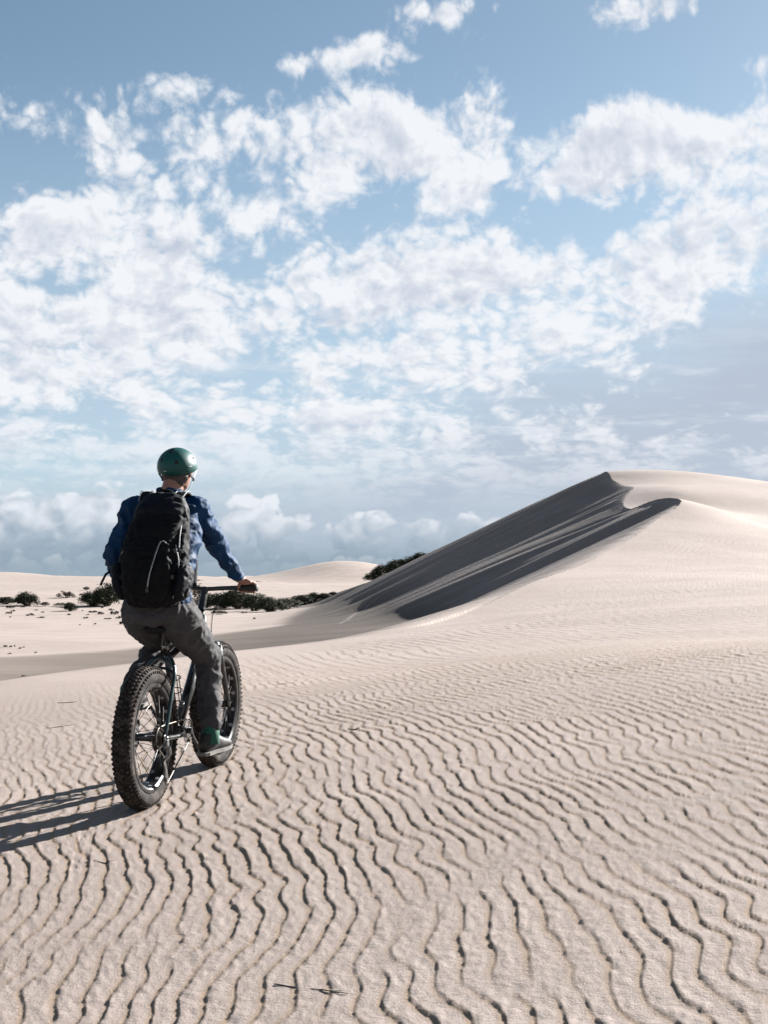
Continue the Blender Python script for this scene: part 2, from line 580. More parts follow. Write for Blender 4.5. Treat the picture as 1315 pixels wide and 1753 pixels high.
# polar sheet centred under the camera, fine where the camera looks, out to the horizon all round
th = np.r_[np.linspace(-180, -60, 22)[:-1], np.linspace(-60, -35, 30)[:-1], np.linspace(-35, -19, 140)[:-1], np.linspace(-19, 19, 930), np.linspace(19, 35, 140)[1:], np.linspace(35, 60, 30)[1:], np.linspace(60, 180, 22)[1:]]
th = np.radians(th)
rr = np.r_[np.geomspace(0.15, 3.0, 30)[:-1], np.geomspace(3.0, 54, 590)[:-1], np.geomspace(54, 90, 210)[:-1], np.geomspace(90, 145, 70)[:-1], np.geomspace(145, 700, 56)[:-1], np.geomspace(700, 9000, 16)]
RRg, THg = np.meshgrid(rr, th, indexing='ij')
GX = RRg * np.sin(THg)
GY = RRg * np.cos(THg)
Z, LEE, DIST = base_height(GX, GY)
fine_m = (RRg < 78)
RIP = np.zeros_like(Z)
GSHADE = np.zeros_like(Z)
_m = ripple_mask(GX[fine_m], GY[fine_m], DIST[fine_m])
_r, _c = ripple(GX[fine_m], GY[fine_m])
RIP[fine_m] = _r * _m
GSHADE[fine_m] = _c * _m
Z = Z + RAMP * RIP
# crumbly surface close to the lens
nm = (RRg < 12)
Z[nm] += 0.0012 * sample(GR, GX[nm], GY[nm]) * (0.5 + np.clip(RIP[nm] + 0.3, 0, 1))
# avalanche flutes on the slip face
FL = smooth_field(512, 0.25, 6.0, 0.55, 31, angle=R(-8))
lm = (LEE > 0.05) & (DIST > -40) & (DIST < -0.05)
Z[lm] += 0.030 * sample(FL, GX[lm], GY[lm]) * sstep(-DIST[lm], 0.0, 1.5) * sstep(LEE[lm], 0.02, 0.4) * sstep(GY[lm], 50, 60)

# printed tyre tread beside the ripples, lower left
def stamp_tread(p0, p1, width, pitch, depth):
    dvec = np.array(p1) - np.array(p0)
    Lg = np.hypot(*dvec)
    dvec = dvec / Lg
    nx, ny = -dvec[1], dvec[0]
    mm = (np.abs(GX - (p0[0] + p1[0]) / 2) < Lg) & (np.abs(GY - (p0[1] + p1[1]) / 2) < Lg) & (RRg < 14)
    s = (GX[mm] - p0[0]) * dvec[0] + (GY[mm] - p0[1]) * dvec[1]
    t = (GX[mm] - p0[0]) * nx + (GY[mm] - p0[1]) * ny
    ww = sstep(width / 2 - np.abs(t), 0, 0.012) * sstep(s, 0, 0.08) * sstep(Lg - s, 0, 0.15)
    knob = (np.sin(2 * math.pi * s / pitch) > 0.1) * (np.abs(np.abs(t) - width * 0.26) < width * 0.16)
    Z[mm] = Z[mm] - ww * depth * (0.45 + knob * 0.8) - ww * RAMP * RIP[mm] * 0.55

stamp_tread((P(118, 1585, 6).x, 6.15), (P(140, 1470, 7).x, 7.2), 0.085, 0.042, 0.0022)
# sand pushed up beside the two tyres, and pressed under them
for sy in (0.0, 1.13):
    tx, ty = -1.222 + sy * math.sin(R(12.0)), 7.50 + sy * math.cos(R(12.0))
    mm = (np.abs(GX - tx) < 0.5) & (np.abs(GY - ty) < 0.5)
    u = (GX[mm] - tx) * math.cos(R(12.0)) - (GY[mm] - ty) * math.sin(R(12.0))
    v = (GX[mm] - tx) * math.sin(R(12.0)) + (GY[mm] - ty) * math.cos(R(12.0))
    ring_ = np.exp(-((np.abs(u) - 0.075) / 0.022) ** 2) * np.exp(-(v / 0.13) ** 2)
    flat_ = np.exp(-(u / 0.055) ** 4) * np.exp(-((v + 0.12) / 0.22) ** 2)
    Z[mm] += 0.012 * ring_ * (0.75 + 0.4 * sample(RW3, GX[mm], GY[mm])) - flat_ * (0.006 + RAMP * RIP[mm])

nr, nt = Z.shape
verts = np.empty((nr * nt + 1, 3), np.float32)
verts[:-1, 0] = GX.ravel()
verts[:-1, 1] = GY.ravel()
verts[:-1, 2] = Z.ravel()
verts[-1] = (0, 0, Z[0].mean())
i0 = (np.arange(nr - 1)[:, None] * nt + np.arange(nt - 1)[None, :])
quads = np.stack([i0, i0 + 1, i0 + nt + 1, i0 + nt], -1).reshape(-1, 4)[:, ::-1]
c = nr * nt
ji = np.arange(nt - 1)
tris = np.stack([np.full(nt - 1, c), ji + 1, ji], -1)[:, ::-1]
me = bpy.data.meshes.new('sand_terrain')
me.vertices.add(len(verts))
me.vertices.foreach_set('co', verts.ravel())
nq, ntri = len(quads), len(tris)
me.loops.add(nq * 4 + ntri * 3)
me.loops.foreach_set('vertex_index', np.r_[quads.ravel(), tris.ravel()].astype(np.int32))
me.polygons.add(nq + ntri)
me.polygons.foreach_set('loop_start', np.r_[np.arange(nq) * 4, nq * 4 + np.arange(ntri) * 3].astype(np.int32))
me.polygons.foreach_set('use_smooth', np.ones(nq + ntri, bool))
me.update()
me.validate()
# damp in the hollow, plus shade painted as darker sand on bowl and slip face
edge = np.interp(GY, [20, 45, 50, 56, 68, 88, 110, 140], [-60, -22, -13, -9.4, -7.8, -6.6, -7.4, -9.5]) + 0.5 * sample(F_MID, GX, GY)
damp_shade = sstep(GX - edge, 0.0, 1.8) * (DIST < 0) * sstep(-DIST, 0.0, 0.7) * sstep(GY, 16, 19) * (GY < 145)
damp_shade = damp_shade * np.interp(GX, [-14, -8, -4, 5], [0.5, 0.8, 1.0, 1.0]) * (1 - 0.75 * sstep(LEE, 0.02, 0.42))
# a pair of pale trails where somebody slid down the darkened face
for trail in ([(596, 1062), (612, 1045), (628, 1030), (637, 1021)], [(582, 1068), (606, 1052), (632, 1034), (650, 1021), (664, 1012)]):
    pl = []
    for px, py in trail:
        D = np.linspace(45, 135, 500)
        xx = (px - CX) / F_PX * D
        hit = np.where(ground_height(xx, D, False) >= CAMZ + (HOR - py) / F_PX * D)[0]
        if len(hit):
            pl.append((xx[hit[0]], D[hit[0]]))
    sel = np.where((GY > 40) & (GY < 138) & (np.abs(GX) < 20))
    dd = np.full(len(sel[0]), 1e9)
    for (x1, y1), (x2, y2) in zip(pl[:-1], pl[1:]):
        ex, ey = x2 - x1, y2 - y1
        tt = np.clip(((GX[sel] - x1) * ex + (GY[sel] - y1) * ey) / (ex * ex + ey * ey), 0, 1)
        dd = np.minimum(dd, np.hypot(GX[sel] - x1 - tt * ex, GY[sel] - y1 - tt * ey))
    damp_shade[sel] *= 1 - 0.38 * np.exp(-(dd / 0.10) ** 2)
ac = me.attributes.new('grain_shade', 'FLOAT', 'POINT')
ac.data.foreach_set('value', np.r_[GSHADE.ravel(), 0].astype(np.float32))
at = me.attributes.new('damp_shade', 'FLOAT', 'POINT')
at.data.foreach_set('value', np.r_[damp_shade.ravel(), 0].astype(np.float32))

# sand material
sand, b, s = new_mat('sand')
geo = b.t.nodes.new('ShaderNodeNewGeometry')
pos = geo.outputs['Position']
atn = b.t.nodes.new('ShaderNodeAttribute')
atn.attribute_name = 'damp_shade'
dshade = atn.outputs['Fac']
big = b.noise(pos, 0.35, 4.0, 0.55)
midn = b.noise(pos, 9.0, 4.0, 0.6)
grain = b.noise(pos, 420.0, 2.0, 0.7)
speck = b.noise(pos, 170.0, 3.0, 0.75)
DRY_LO, DRY_HI = (0.245, 0.200, 0.174), (0.285, 0.236, 0.207)
dry = b.mix(b.ss(big, 0.35, 0.65), DRY_LO, DRY_HI)
dry = b.mix(b.ss(midn, 0.35, 0.7, 0.0, 0.35), dry, (0.29, 0.245, 0.22))
dry = b.mix(b.ss(speck, 0.60, 0.72, 0.0, 0.55), dry, (0.105, 0.078, 0.062))
dry = b.mix(b.ss(grain, 0.58, 0.75, 0.0, 0.35), dry, (0.37, 0.325, 0.295))
# coarser tan grains in the ripple troughs, with the shade's brown painted in
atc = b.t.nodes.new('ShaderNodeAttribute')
atc.attribute_name = 'grain_shade'
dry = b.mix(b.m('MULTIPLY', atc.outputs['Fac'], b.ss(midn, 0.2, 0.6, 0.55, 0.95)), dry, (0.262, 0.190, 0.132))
# damp and painted shade darken the sand; drier tongues run down the face
px_, py_, pz_ = b.sep(pos)
tongue = b.noise(b.xyz(b.m('MULTIPLY', px_, 0.14), b.m('ADD', b.m('MULTIPLY', py_, 0.62), b.m('MULTIPLY', px_, 0.05)), 0.0), 1.0, 5.0, 0.55)
dark_sand = b.mix(b.ss(tongue, 0.38, 0.66), (0.056, 0.042, 0.033), (0.078, 0.062, 0.049))
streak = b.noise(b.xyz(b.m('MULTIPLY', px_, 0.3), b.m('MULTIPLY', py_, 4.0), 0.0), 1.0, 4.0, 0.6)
dark_sand = b.mix(b.ss(streak, 0.5, 0.75, 0.0, 0.22), dark_sand, (0.065, 0.052, 0.043))
tong2 = b.m('SUBTRACT', 1.0, b.m('MULTIPLY', b.ss(tongue, 0.50, 0.66, 0.0, 0.6), b.ss(dshade, 0.75, 0.45)))
colr = b.mix(b.m('MULTIPLY', dshade, tong2), dry, dark_sand)
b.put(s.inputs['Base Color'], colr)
s.inputs['Roughness'].default_value = 0.95
s.inputs['Specular IOR Level'].default_value = 0.15
bn = b.t.nodes.new('ShaderNodeBump')
bn.inputs['Strength'].default_value = 0.8
bn.inputs['Distance'].default_value = 0.004
b.put(bn.inputs['Height'], b.m('ADD', b.m('MULTIPLY', speck, 0.9), b.m('ADD', b.m('MULTIPLY', grain, 0.3), b.noise(pos, 60.0, 3.0, 0.6))))
b.put(s.inputs['Normal'], bn.outputs[0])
me.materials.append(sand)
terrain = link(bpy.data.objects.new('sand_terrain', me))
tag(terrain, 'pale rippled beach sand rising into a tall dune with a dark slip face', kind='structure')
del GX, GY, RRg, THg, quads, verts, i0


# ------------------------------------------------------------------ mesh builder
class MB:
    def __init__(self):
        self.v = []
        self.f = []
        self.sm = []

    def add(self, v, f, smooth=True):
        o = len(self.v)
        self.v += [tuple(p) for p in v]
        self.f += [tuple(i + o for i in q) for q in f]
        self.sm += [smooth] * len(f)
        return self

    def box(self, c, size, rot=None, bevel=0.0):
        c = Vector(c)
        hx, hy, hz = (q / 2 for q in size)
        M = rot if rot is not None else Matrix.Identity(3)
        if bevel <= 0:
            pts = [Vector((x, y, z)) for x in (-hx, hx) for y in (-hy, hy) for z in (-hz, hz)]
            fs = [(0, 1, 3, 2), (4, 6, 7, 5), (0, 4, 5, 1), (2, 3, 7, 6), (0, 2, 6, 4), (1, 5, 7, 3)]
            return self.add([c + M @ p for p in pts], fs, False)
        bm = bmesh.new()
        bmesh.ops.create_cube(bm, size=1.0)
        for q in bm.verts:
            q.co = Vector((q.co.x * 2 * hx, q.co.y * 2 * hy, q.co.z * 2 * hz))
        bmesh.ops.bevel(bm, geom=bm.edges[:], offset=bevel, segments=2, affect='EDGES', profile=0.5)
        bm.verts.index_update()
        self.add([c + M @ q.co for q in bm.verts], [[q.index for q in f.verts] for f in bm.faces], True)
        bm.free()
        return self

    def loft(self, path, radii, n=12, up=None, closed=False, power=2.0, cap=True):
        """sweep of (super)ellipse rings: radii are floats or (a, b) pairs"""
        path = [Vector(p) for p in path]
        k = len(path)
        vs_, fs = [], []
        T = []
        for i in range(k):
            if closed:
                t = path[(i + 1) % k] - path[i - 1]
            else:
                t = path[min(i + 1, k - 1)] - path[max(i - 1, 0)]
            T.append(t.normalized())
        u = Vector(up) if up is not None else (Vector((1, 0, 0)) if abs(T[0].x) < 0.8 else Vector((0, 0, 1)))
        for i in range(k):
            if up is not None:
                u = Vector(up)
            u = (u - T[i] * u.dot(T[i]))
            if u.length < 1e-6:
                u = T[i].orthogonal()
            u.normalize()
            vv = T[i].cross(u)
            r = radii[i] if isinstance(radii, list) else radii
            a, b_ = r if isinstance(r, (list, tuple)) else (r, r)
            for j in range(n):
                an = 2 * math.pi * j / n
                cx, sx = math.cos(an), math.sin(an)
                e = 2.0 / power
                x = math.copysign(abs(cx) ** e, cx) * a
                y = math.copysign(abs(sx) ** e, sx) * b_
                vs_.append(path[i] + u * x + vv * y)
        rings = k if closed else k - 1
        for i in range(rings):
            i2 = (i + 1) % k
            for j in range(n):
                j2 = (j + 1) % n
                fs.append((i * n + j, i * n + j2, i2 * n + j2, i2 * n + j))
        if cap and not closed:
            fs.append(tuple(range(n - 1, -1, -1)))
            fs.append(tuple((k - 1) * n + j for j in range(n)))
        return self.add(vs_, fs, True)

    def tube(self, path, r, n=8, closed=False, smooth_k=0):
        if smooth_k:
            path = [Vector(p) for p in catmull(np.array([tuple(p) for p in path], float), smooth_k)]
        return self.loft(path, r, n, None, closed)

    def ball(self, c, r, seg=12, rings=8):
        c = Vector(c)
        rx, ry, rz = r if isinstance(r, (list, tuple)) else (r, r, r)
        vs_, fs = [], []
        for i in range(rings + 1):
            a = math.pi * i / rings
            for j in range(seg):
                b_ = 2 * math.pi * j / seg
                vs_.append(c + Vector((rx * math.sin(a) * math.cos(b_), ry * math.sin(a) * math.sin(b_), rz * math.cos(a))))
        for i in range(rings):
            for j in range(seg):
                j2 = (j + 1) % seg
                fs.append((i * seg + j, (i + 1) * seg + j, (i + 1) * seg + j2, i * seg + j2))
        return self.add(vs_, fs, True)

    def lathe(self, prof, axis_c, n=48, axis='x', closed_prof=False):
        """profile of (along, radius) turned about the x axis through axis_c"""
        c = Vector(axis_c)
        k = len(prof)
        vs_, fs = [], []
        for j in range(n):
            a = 2 * math.pi * j / n
            for (x, r) in prof:
                vs_.append(c + Vector((x, r * math.cos(a), r * math.sin(a))))
        kk = k if closed_prof else k - 1
        for j in range(n):
            j2 = (j + 1) % n
            for i in range(kk):
                i2 = (i + 1) % k
                fs.append((j * k + i, j * k + i2, j2 * k + i2, j2 * k + i))
        return self.add(vs_, fs, True)

    def mesh(self, name, mat):
        me_ = bpy.data.meshes.new(name)
        me_.from_pydata(self.v, [], self.f)
        me_.polygons.foreach_set('use_smooth', self.sm)
        bm = bmesh.new()
        bm.from_mesh(me_)
        bmesh.ops.recalc_face_normals(bm, faces=bm.faces[:])
        bm.to_mesh(me_)
        bm.free()
        me_.update()
        if mat is not None:
            me_.materials.append(mat)
        return me_

    def build(self, name, mat, parent=None):
        return link(bpy.data.objects.new(name, self.mesh(name, mat)), parent)


def flat_edges(o, angle=35):
    """keep crisp edges on a smooth-shaded mesh"""
    me_ = o.data
    bm = bmesh.new()
    bm.from_mesh(me_)
    for e in bm.edges:
        if len(e.link_faces) == 2 and e.calc_face_angle(0) > R(angle):
            e.smooth = False
    bm.to_mesh(me_)
    bm.free()
    return o


def empty(name, matrix=None):
    o = link(bpy.data.objects.new(name, None))
    o.empty_display_size = 0.2
    if matrix is not None:
        o.matrix_world = matrix
    return o


DUST = (0.20, 0.165, 0.14)
M_TYRE = simple_mat('tyre_rubber', (0.010, 0.008, 0.007), 0.85, 0, 0.35, 18, 0.5, 300, 0.15, (DUST, 14.0, 0.28))
M_KNOB = simple_mat('tread_rubber', (0.015, 0.011, 0.009), 0.9, 0, 0.35, 40, 0.4, 300, 0.15, (DUST, 22.0, 0.30))
M_BLACK = simple_mat('black_frame_paint', (0.012, 0.014, 0.014), 0.28, 0, 0.3, 12, 0, 0, 0.6, (DUST, 9.0, 0.10))
M_TEAL = simple_mat('dark_teal_frame_paint', (0.010, 0.030, 0.030), 0.26, 0.2, 0.3, 12, 0, 0, 0.6, (DUST, 9.0, 0.08))
M_RIM = simple_mat('black_anodised_rim', (0.013, 0.013, 0.014), 0.35, 0.4, 0.3, 20, 0, 0, 0.5, (DUST, 12.0, 0.18))
M_STRIP = simple_mat('pale_rim_strip', (0.22, 0.225, 0.225), 0.5, 0.0, 0.2, 30)
M_STEEL = simple_mat('dull_steel', (0.20, 0.20, 0.20), 0.35, 0.9, 0.25, 60)
M_SPOKE = simple_mat('dark_steel_spoke', (0.055, 0.052, 0.05), 0.4, 0.7, 0.25, 60)
M_GRIP = simple_mat('black_rubber_grip', (0.015, 0.014, 0.014), 0.75, 0, 0.3, 50)
M_SADDLE = simple_mat('black_saddle_cover', (0.006, 0.006, 0.007), 0.6, 0, 0.3, 30, 0, 0, 0.2)
M_CHAIN = simple_mat('oily_chain_steel', (0.12, 0.105, 0.09), 0.45, 0.8, 0.4, 150)

# ------------------------------------------------------------------ fat-tyre bicycle
# local frame: x to the rider's right, y forward, z up; origin under the rear hub
BX, BY = -1.222, 7.50
HEAD = R(12.0)
bz0 = gz(BX, BY)
bfx, bfy = BX + 1.13 * math.sin(HEAD), BY + 1.13 * math.cos(HEAD)
bz1 = gz(bfx, bfy)
pitch = math.atan2(bz1 - bz0, 1.13)
BIKE_M = Matrix.Translation((BX, BY, bz0 - 0.018)) @ Matrix.Rotation(-HEAD, 4, 'Z') @ Matrix.Rotation(pitch, 4, 'X') @ Matrix.Rotation(R(1.2), 4, 'Y')
bike = empty('bicycle', BIKE_M)
tag(bike, 'dark fat-tyre mountain bicycle standing on the rippled sand under the rider', 'bicycle')

WR, TR = 0.372, 0.050           # outer wheel radius, tyre tube radius
REAR, FRONT = Vector((0, 0, WR)), Vector((0, 1.13, WR))
BB = Vector((0, 0.45, 0.335))

tyre_me = knob_me = rim_me = strip_me = hub_me = spoke_me = rotor_me = None
def wheel_meshes():
    global tyre_me, rim_me, strip_me, hub_me, spoke_me, rotor_me
    rc = WR - TR - 0.006
    prof = []
    for i in range(20):
        a = 2 * math.pi * i / 20
        prof.append((TR * 1.02 * math.sin(a), rc + TR * math.cos(a)))
    m = MB().lathe(prof, (0, 0, 0), 72, closed_prof=True)
    n = 80
    for k in range(n):                      # tread blocks in alternating rows
        for row, (ang, ln, wd) in enumerate([(-66, .011, .014), (-38, .014, .015), (-12, .013, .016), (13, .013, .016), (39, .014, .015), (67, .011, .014)]):
            off = (0.5 if row % 2 else 0.0) + (0.2 if row in (1, 4) else 0)
            al = 2 * math.pi * (k + off) / n
            am = R(ang)
            rad = Vector((0, math.cos(al), math.sin(al)))
            tan = Vector((0, -math.sin(al), math.cos(al)))
            nrm = Vector((1, 0, 0)) * math.sin(am) + rad * math.cos(am)
            side = nrm.cross(tan)
            cen = rad * rc + nrm * (TR + 0.0025)
            M = Matrix((side, tan, nrm)).transposed()
            hb = 0.0075
            pts = []
            for z, sc in ((-hb / 2, 1.1), (hb / 2, 0.82)):
                for x, y in ((-1, -1), (1, -1), (1, 1), (-1, 1)):
                    pts.append(cen + M @ Vector((x * wd / 2 * sc, y * ln / 2 * sc, z)))
            m.add(pts, [(4, 5, 6, 7), (0, 1, 5, 4), (1, 2, 6, 5), (2, 3, 7, 6), (3, 0, 4, 7)], False)
    tyre_me = m.mesh('tyre', M_TYRE)
    tyre_me.materials.append(M_KNOB)
    mi = [0] * (72 * 20) + [1] * (len(m.f) - 72 * 20)
    tyre_me.polygons.foreach_set('material_index', mi)
    # wide rim with raised flanges
    ri = WR - 2 * TR - 0.006
    prof = [(-.040, ri + .016), (-.043, ri + .014), (-.043, ri - .002), (-.036, ri - .012), (-.010, ri - .016), (.010, ri - .016), (.036, ri - .012),
            (.043, ri - .002), (.043, ri + .014), (.040, ri + .016), (.036, ri + .006), (0, ri - .006), (-.036, ri + .006)]
    rim_me = MB().lathe(prof, (0, 0, 0), 64, closed_prof=True).mesh('rim', M_RIM)
    # one pale round opening of the rim, a disc proud of the inner face
    m = MB()
    pts = []
    for q in range(10):
        a = 2 * math.pi * q / 10
        pts.append((math.cos(a) * .0115, math.sin(a) * .0115, .0022))
    pts += [(x, y, -.001) for x, y, z in pts]
    m.add(pts, [tuple(range(10))] + [(q, (q + 1) % 10, 10 + (q + 1) % 10, 10 + q) for q in range(10)], False)
    strip_me = m.mesh('rim_opening', M_STRIP)
    spoke_me = MB().tube([(0, 0, 0), (0, 0, 1)], 0.0017, 5).mesh('spoke', M_SPOKE)
    m = MB().lathe([(-.0020, .055), (-.0020, .082), (.0020, .082), (.0020, .055)], (0, 0, 0), 40, closed_prof=True)
    for q in range(6):
        a = 2 * math.pi * q / 6
        m.box((0, .038 * math.cos(a), .038 * math.sin(a)), (.0025, .045, .007), Matrix.Rotation(a, 3, 'X'))
    rotor_me = m.mesh('brake_rotor', M_STEEL)
wheel_meshes()

def make_wheel(c, hubw, rotor_x):
    ri = WR - 2 * TR - 0.006
    w_ = link(bpy.data.objects.new('wheel', rim_me), bike)
    w_.location = c
    link(bpy.data.objects.new('tyre', tyre_me), w_)
    for k in range(32):
        sx = -1 if k % 2 else 1
        al = 2 * math.pi * (k + 0.5) / 32
        rad = Vector((0, math.cos(al), math.sin(al)))
        tan = Vector((0, -math.sin(al), math.cos(al)))
        nrm = (-rad + Vector((0.15 * sx, 0, 0))).normalized()
        op = link(bpy.data.objects.new('rim_opening', strip_me), w_)
        op.matrix_local = Matrix.Translation(rad * (ri - 0.0148) + Vector((0.0215 * sx, 0, 0))) @ Matrix((tan, nrm.cross(tan), nrm)).transposed().to_4x4()
    hb = MB().lathe([(-hubw - .02, .001), (-hubw - .02, .010), (-hubw, .010), (-hubw, .030), (-hubw + .006, .032), (-hubw + .012, .020), (hubw - .012, .020), (hubw - .006, .032),
                     (hubw, .030), (hubw, .010), (hubw + .02, .010), (hubw + .02, .001)], (0, 0, 0), 24).build('hub', M_BLACK, w_)
    for k in range(32):
        sx = 1 if k % 2 else -1
        a0 = 2 * math.pi * (k + 0.5) / 32
        a1 = a0 + R(38) * (1 if (k // 2) % 2 else -1)
        p0 = Vector((0.016 * sx, math.cos(a0) * (ri - .013), math.sin(a0) * (ri - .013)))
        p1 = Vector(((hubw - .004) * sx, math.cos(a1) * .029, math.sin(a1) * .029))
        sp = link(bpy.data.objects.new('spoke', spoke_me), w_)
        dv = p1 - p0
        sp.location = p0
        sp.rotation_mode = 'QUATERNION'
        sp.rotation_quaternion = dv.to_track_quat('Z', 'Y')
        sp.scale = (1, 1, dv.length)
    ro = link(bpy.data.objects.new('brake_rotor', rotor_me), w_)
    ro.location = (rotor_x, 0, 0)
    return w_

rear_wheel = make_wheel(REAR, .085, -.070)
front_wheel = make_wheel(FRONT, .062, -.050)
rear_wheel.rotation_euler.x = 0.31
front_wheel.rotation_euler.x = 1.2

def tube_part(name, segs, mat, n=12, sk=0):
    m = MB()
    for path, r in segs:
        m.tube(path, r, n, smooth_k=sk)
    return m.build(name, mat, bike)

HT_B, HT_T = Vector((0, .905, .785)), Vector((0, .862, .925))
ST_T = Vector((0, .305, .765))
fr = MB()
fr.loft([BB, BB.lerp(ST_T, .5), ST_T + Vector((0, -.012, .04))], [.020, .017, .017], 14)
fr.loft([ST_T + Vector((0, .005, -.03)), Vector((0, .60, .80)), HT_T + Vector((0, 0, -.035))], [.017, .019, .022], 14)
fr.loft([BB + Vector((0, .01, .01)), BB.lerp(HT_B, .5) + Vector((0, 0, -.01)), HT_B + Vector((0, -.005, .03))], [.028, .030, .024], 14)
fr.loft([HT_B, HT_T], [.026, .024], 16)
fr.loft([BB + Vector((-.055, 0, 0)), BB + Vector((.055, 0, 0))], .026, 18)
frame = fr.build('frame', M_BLACK, bike)
for sx in (-1, 1):
    m = MB().tube([BB + Vector((.045 * sx, -.01, -.005)), Vector((.082 * sx, .33, .335)), Vector((.086 * sx, .20, .345)), Vector((.102 * sx, 0, WR))], [.014, .013, .012, .011] if 0 else .0125, 10, smooth_k=5)
    m.build('chainstay', M_BLACK, frame)
    m = MB().tube([ST_T + Vector((.012 * sx, -.004, -.03)), Vector((.045 * sx, .255, .745)), Vector((.082 * sx, .20, .68)), Vector((.092 * sx, .13, .585)), Vector((.104 * sx, 0, WR + .01))], .0105, 10, smooth_k=6)
    m.build('seatstay', M_TEAL, frame)
    MB().box((.105 * sx, .0, WR - .004), (.008, .05, .05), None, .003).build('dropout', M_BLACK, frame)
# bridge between the stays
MB().tube([(-.08, .20, .68), (-.03, .215, .70), (.03, .215, .70), (.08, .20, .68)], .008, 8, smooth_k=4).build('stay_bridge', M_BLACK, frame)
fk = MB()
fk.loft([HT_B + Vector((0, .012, -.05)), HT_T + Vector((0, 0, .02))], .016, 12)
fk.box(HT_B + Vector((0, .014, -.035)), (.175, .05, .035), None, .012)
fork = fk.build('fork', M_BLACK, bike)
for sx in (-1, 1):
    MB().loft([HT_B + Vector((.078 * sx, .014, -.035)), Vector((.078 * sx, .985, .62)), Vector((.074 * sx, 1.115, WR + .03)), Vector((.072 * sx, 1.13, WR - .012))], [.021, .019, .014, .012], 12).build('fork_blade', M_BLACK, fork)
MB().loft([ST_T + Vector((0, -.01, 0)), Vector((0, .245, .925))], .0148, 12).build('seat_post', M_BLACK, bike)
cl = MB().loft([ST_T + Vector((0, -.010, .030)), ST_T + Vector((0, -.016, .052))], .022, 14)
cl.box(ST_T + Vector((.0, -.032, .042)), (.02, .02, .016), None, .003)
cl.build('seat_clamp', M_STEEL, bike)
# saddle: nose forward, broad tail
sad = []
secs = [(.115, .050, .030, .926), (.13, .066, .034, .930), (.15, .068, .034, .934), (.19, .055, .032, .936), (.25, .034, .028, .940), (.31, .024, .024, .943), (.345, .018, .018, .938), (.352, .006, .006, .936)]
MB().loft([Vector((0, y, z - hh * .5)) for y, wx, hh, z in secs], [(wx, hh * .6) for y, wx, hh, z in secs], 16, up=(1, 0, 0), power=2.4).build('saddle', M_SADDLE, bike)
m = MB()
for sx in (-1, 1):
    m.tube([(.022 * sx, .12, .928), (.022 * sx, .17, .912), (.022 * sx, .27, .912), (.012 * sx, .32, .925)], .0035, 6, smooth_k=4)
m.build('saddle_rail', M_STEEL, bike)

# cockpit
BARZ = 1.065
st = MB().loft([HT_T + Vector((0, -.002, .025)), Vector((0, .925, BARZ - .01)), Vector((0, .935, BARZ))], [.022, .020, .022], 12)
st.build('stem', M_BLACK, bike)
bar_pts = [(-.365, .855, BARZ + .012), (-.24, .885, BARZ + .012), (-.10, .925, BARZ + .006), (-.03, .935, BARZ), (.03, .935, BARZ), (.10, .925, BARZ + .006), (.22, .904, BARZ + .014), (.322, .882, BARZ + .016)]
MB().tube(bar_pts, .0125, 12, smooth_k=4).build('handlebar', M_BLACK, bike)
for sx, a_, b_ in ((-1, (-.365, .855, BARZ + .012), (-.245, .884, BARZ + .012)), (1, (.325, .881, BARZ + .016), (.215, .904, BARZ + .0138))):
    A, Bv = Vector(a_), Vector(b_)
    rads, pth = [], []
    for i in range(25):
        pth.append(A.lerp(Bv, i / 24))
        rads.append(.0165 + (.0016 if i % 2 else 0) + (.003 if i in (0, 1, 23, 24) else 0))
    MB().loft(pth, rads, 14).build('grip', M_GRIP, bike)
    piv = Bv.lerp(A, -.25)
    lv = MB().box(piv + Vector((0, .012, -.005)), (.03, .03, .026), None, .006)
    lv.tube([piv + Vector((0, .025, -.005)), piv + Vector((.02 * sx, .06, -.012)), piv + Vector((.07 * sx, .065, -.02)), piv + Vector((.10 * sx, .06, -.024))], .0055, 8, smooth_k=4)
    lv.build('brake_lever', M_BLACK, bike)
    MB().tube([piv + Vector((0, .02, -.005)), piv + Vector((-.08 * sx, .09, -.04)), Vector((.03 * sx, .99, .93)), Vector((.03 * sx, .95, .80))], .0028, 6, smooth_k=8).build('brake_hose', M_GRIP, bike)

# drivetrain, on the right
CR = R(-50)                                        # right crank points forward and down
cdir = Vector((0, math.cos(CR), math.sin(CR)))
PED_R = BB + Vector((.128, 0, 0)) + cdir * .172
PED_L = BB + Vector((-.128, 0, 0)) - cdir * .172
ring = MB()
prof_n = 32 * 2
vs_, fs_ = [], []
for side in (-.0015, .0015):
    for k in range(prof_n):
        a = 2 * math.pi * k / prof_n
        r_ = .068 if k % 2 else .0625
        vs_.append(BB + Vector((.062 + side, math.cos(a) * r_, math.sin(a) * r_)))
    for k in range(prof_n):
        a = 2 * math.pi * k / prof_n
        vs_.append(BB + Vector((.062 + side, math.cos(a) * .050, math.sin(a) * .050)))
for k in range(prof_n):
    k2 = (k + 1) % prof_n
    o2 = 2 * prof_n
    fs_ += [(k, k2, prof_n + k2, prof_n + k), (o2 + k, o2 + prof_n + k, o2 + prof_n + k2, o2 + k2), (k, o2 + k, o2 + k2, k2), (prof_n + k, prof_n + k2, o2 + prof_n + k2, o2 + prof_n + k)]
ring.add(vs_, fs_, False)
for k in range(4):
    a = math.pi / 4 + k * math.pi / 2
    ring.box(BB + Vector((.062, math.cos(a) * .03, math.sin(a) * .03)), (.004, .056, .014), Matrix.Rotation(a, 3, 'X'))
ring.build('chainring', M_STEEL, bike)
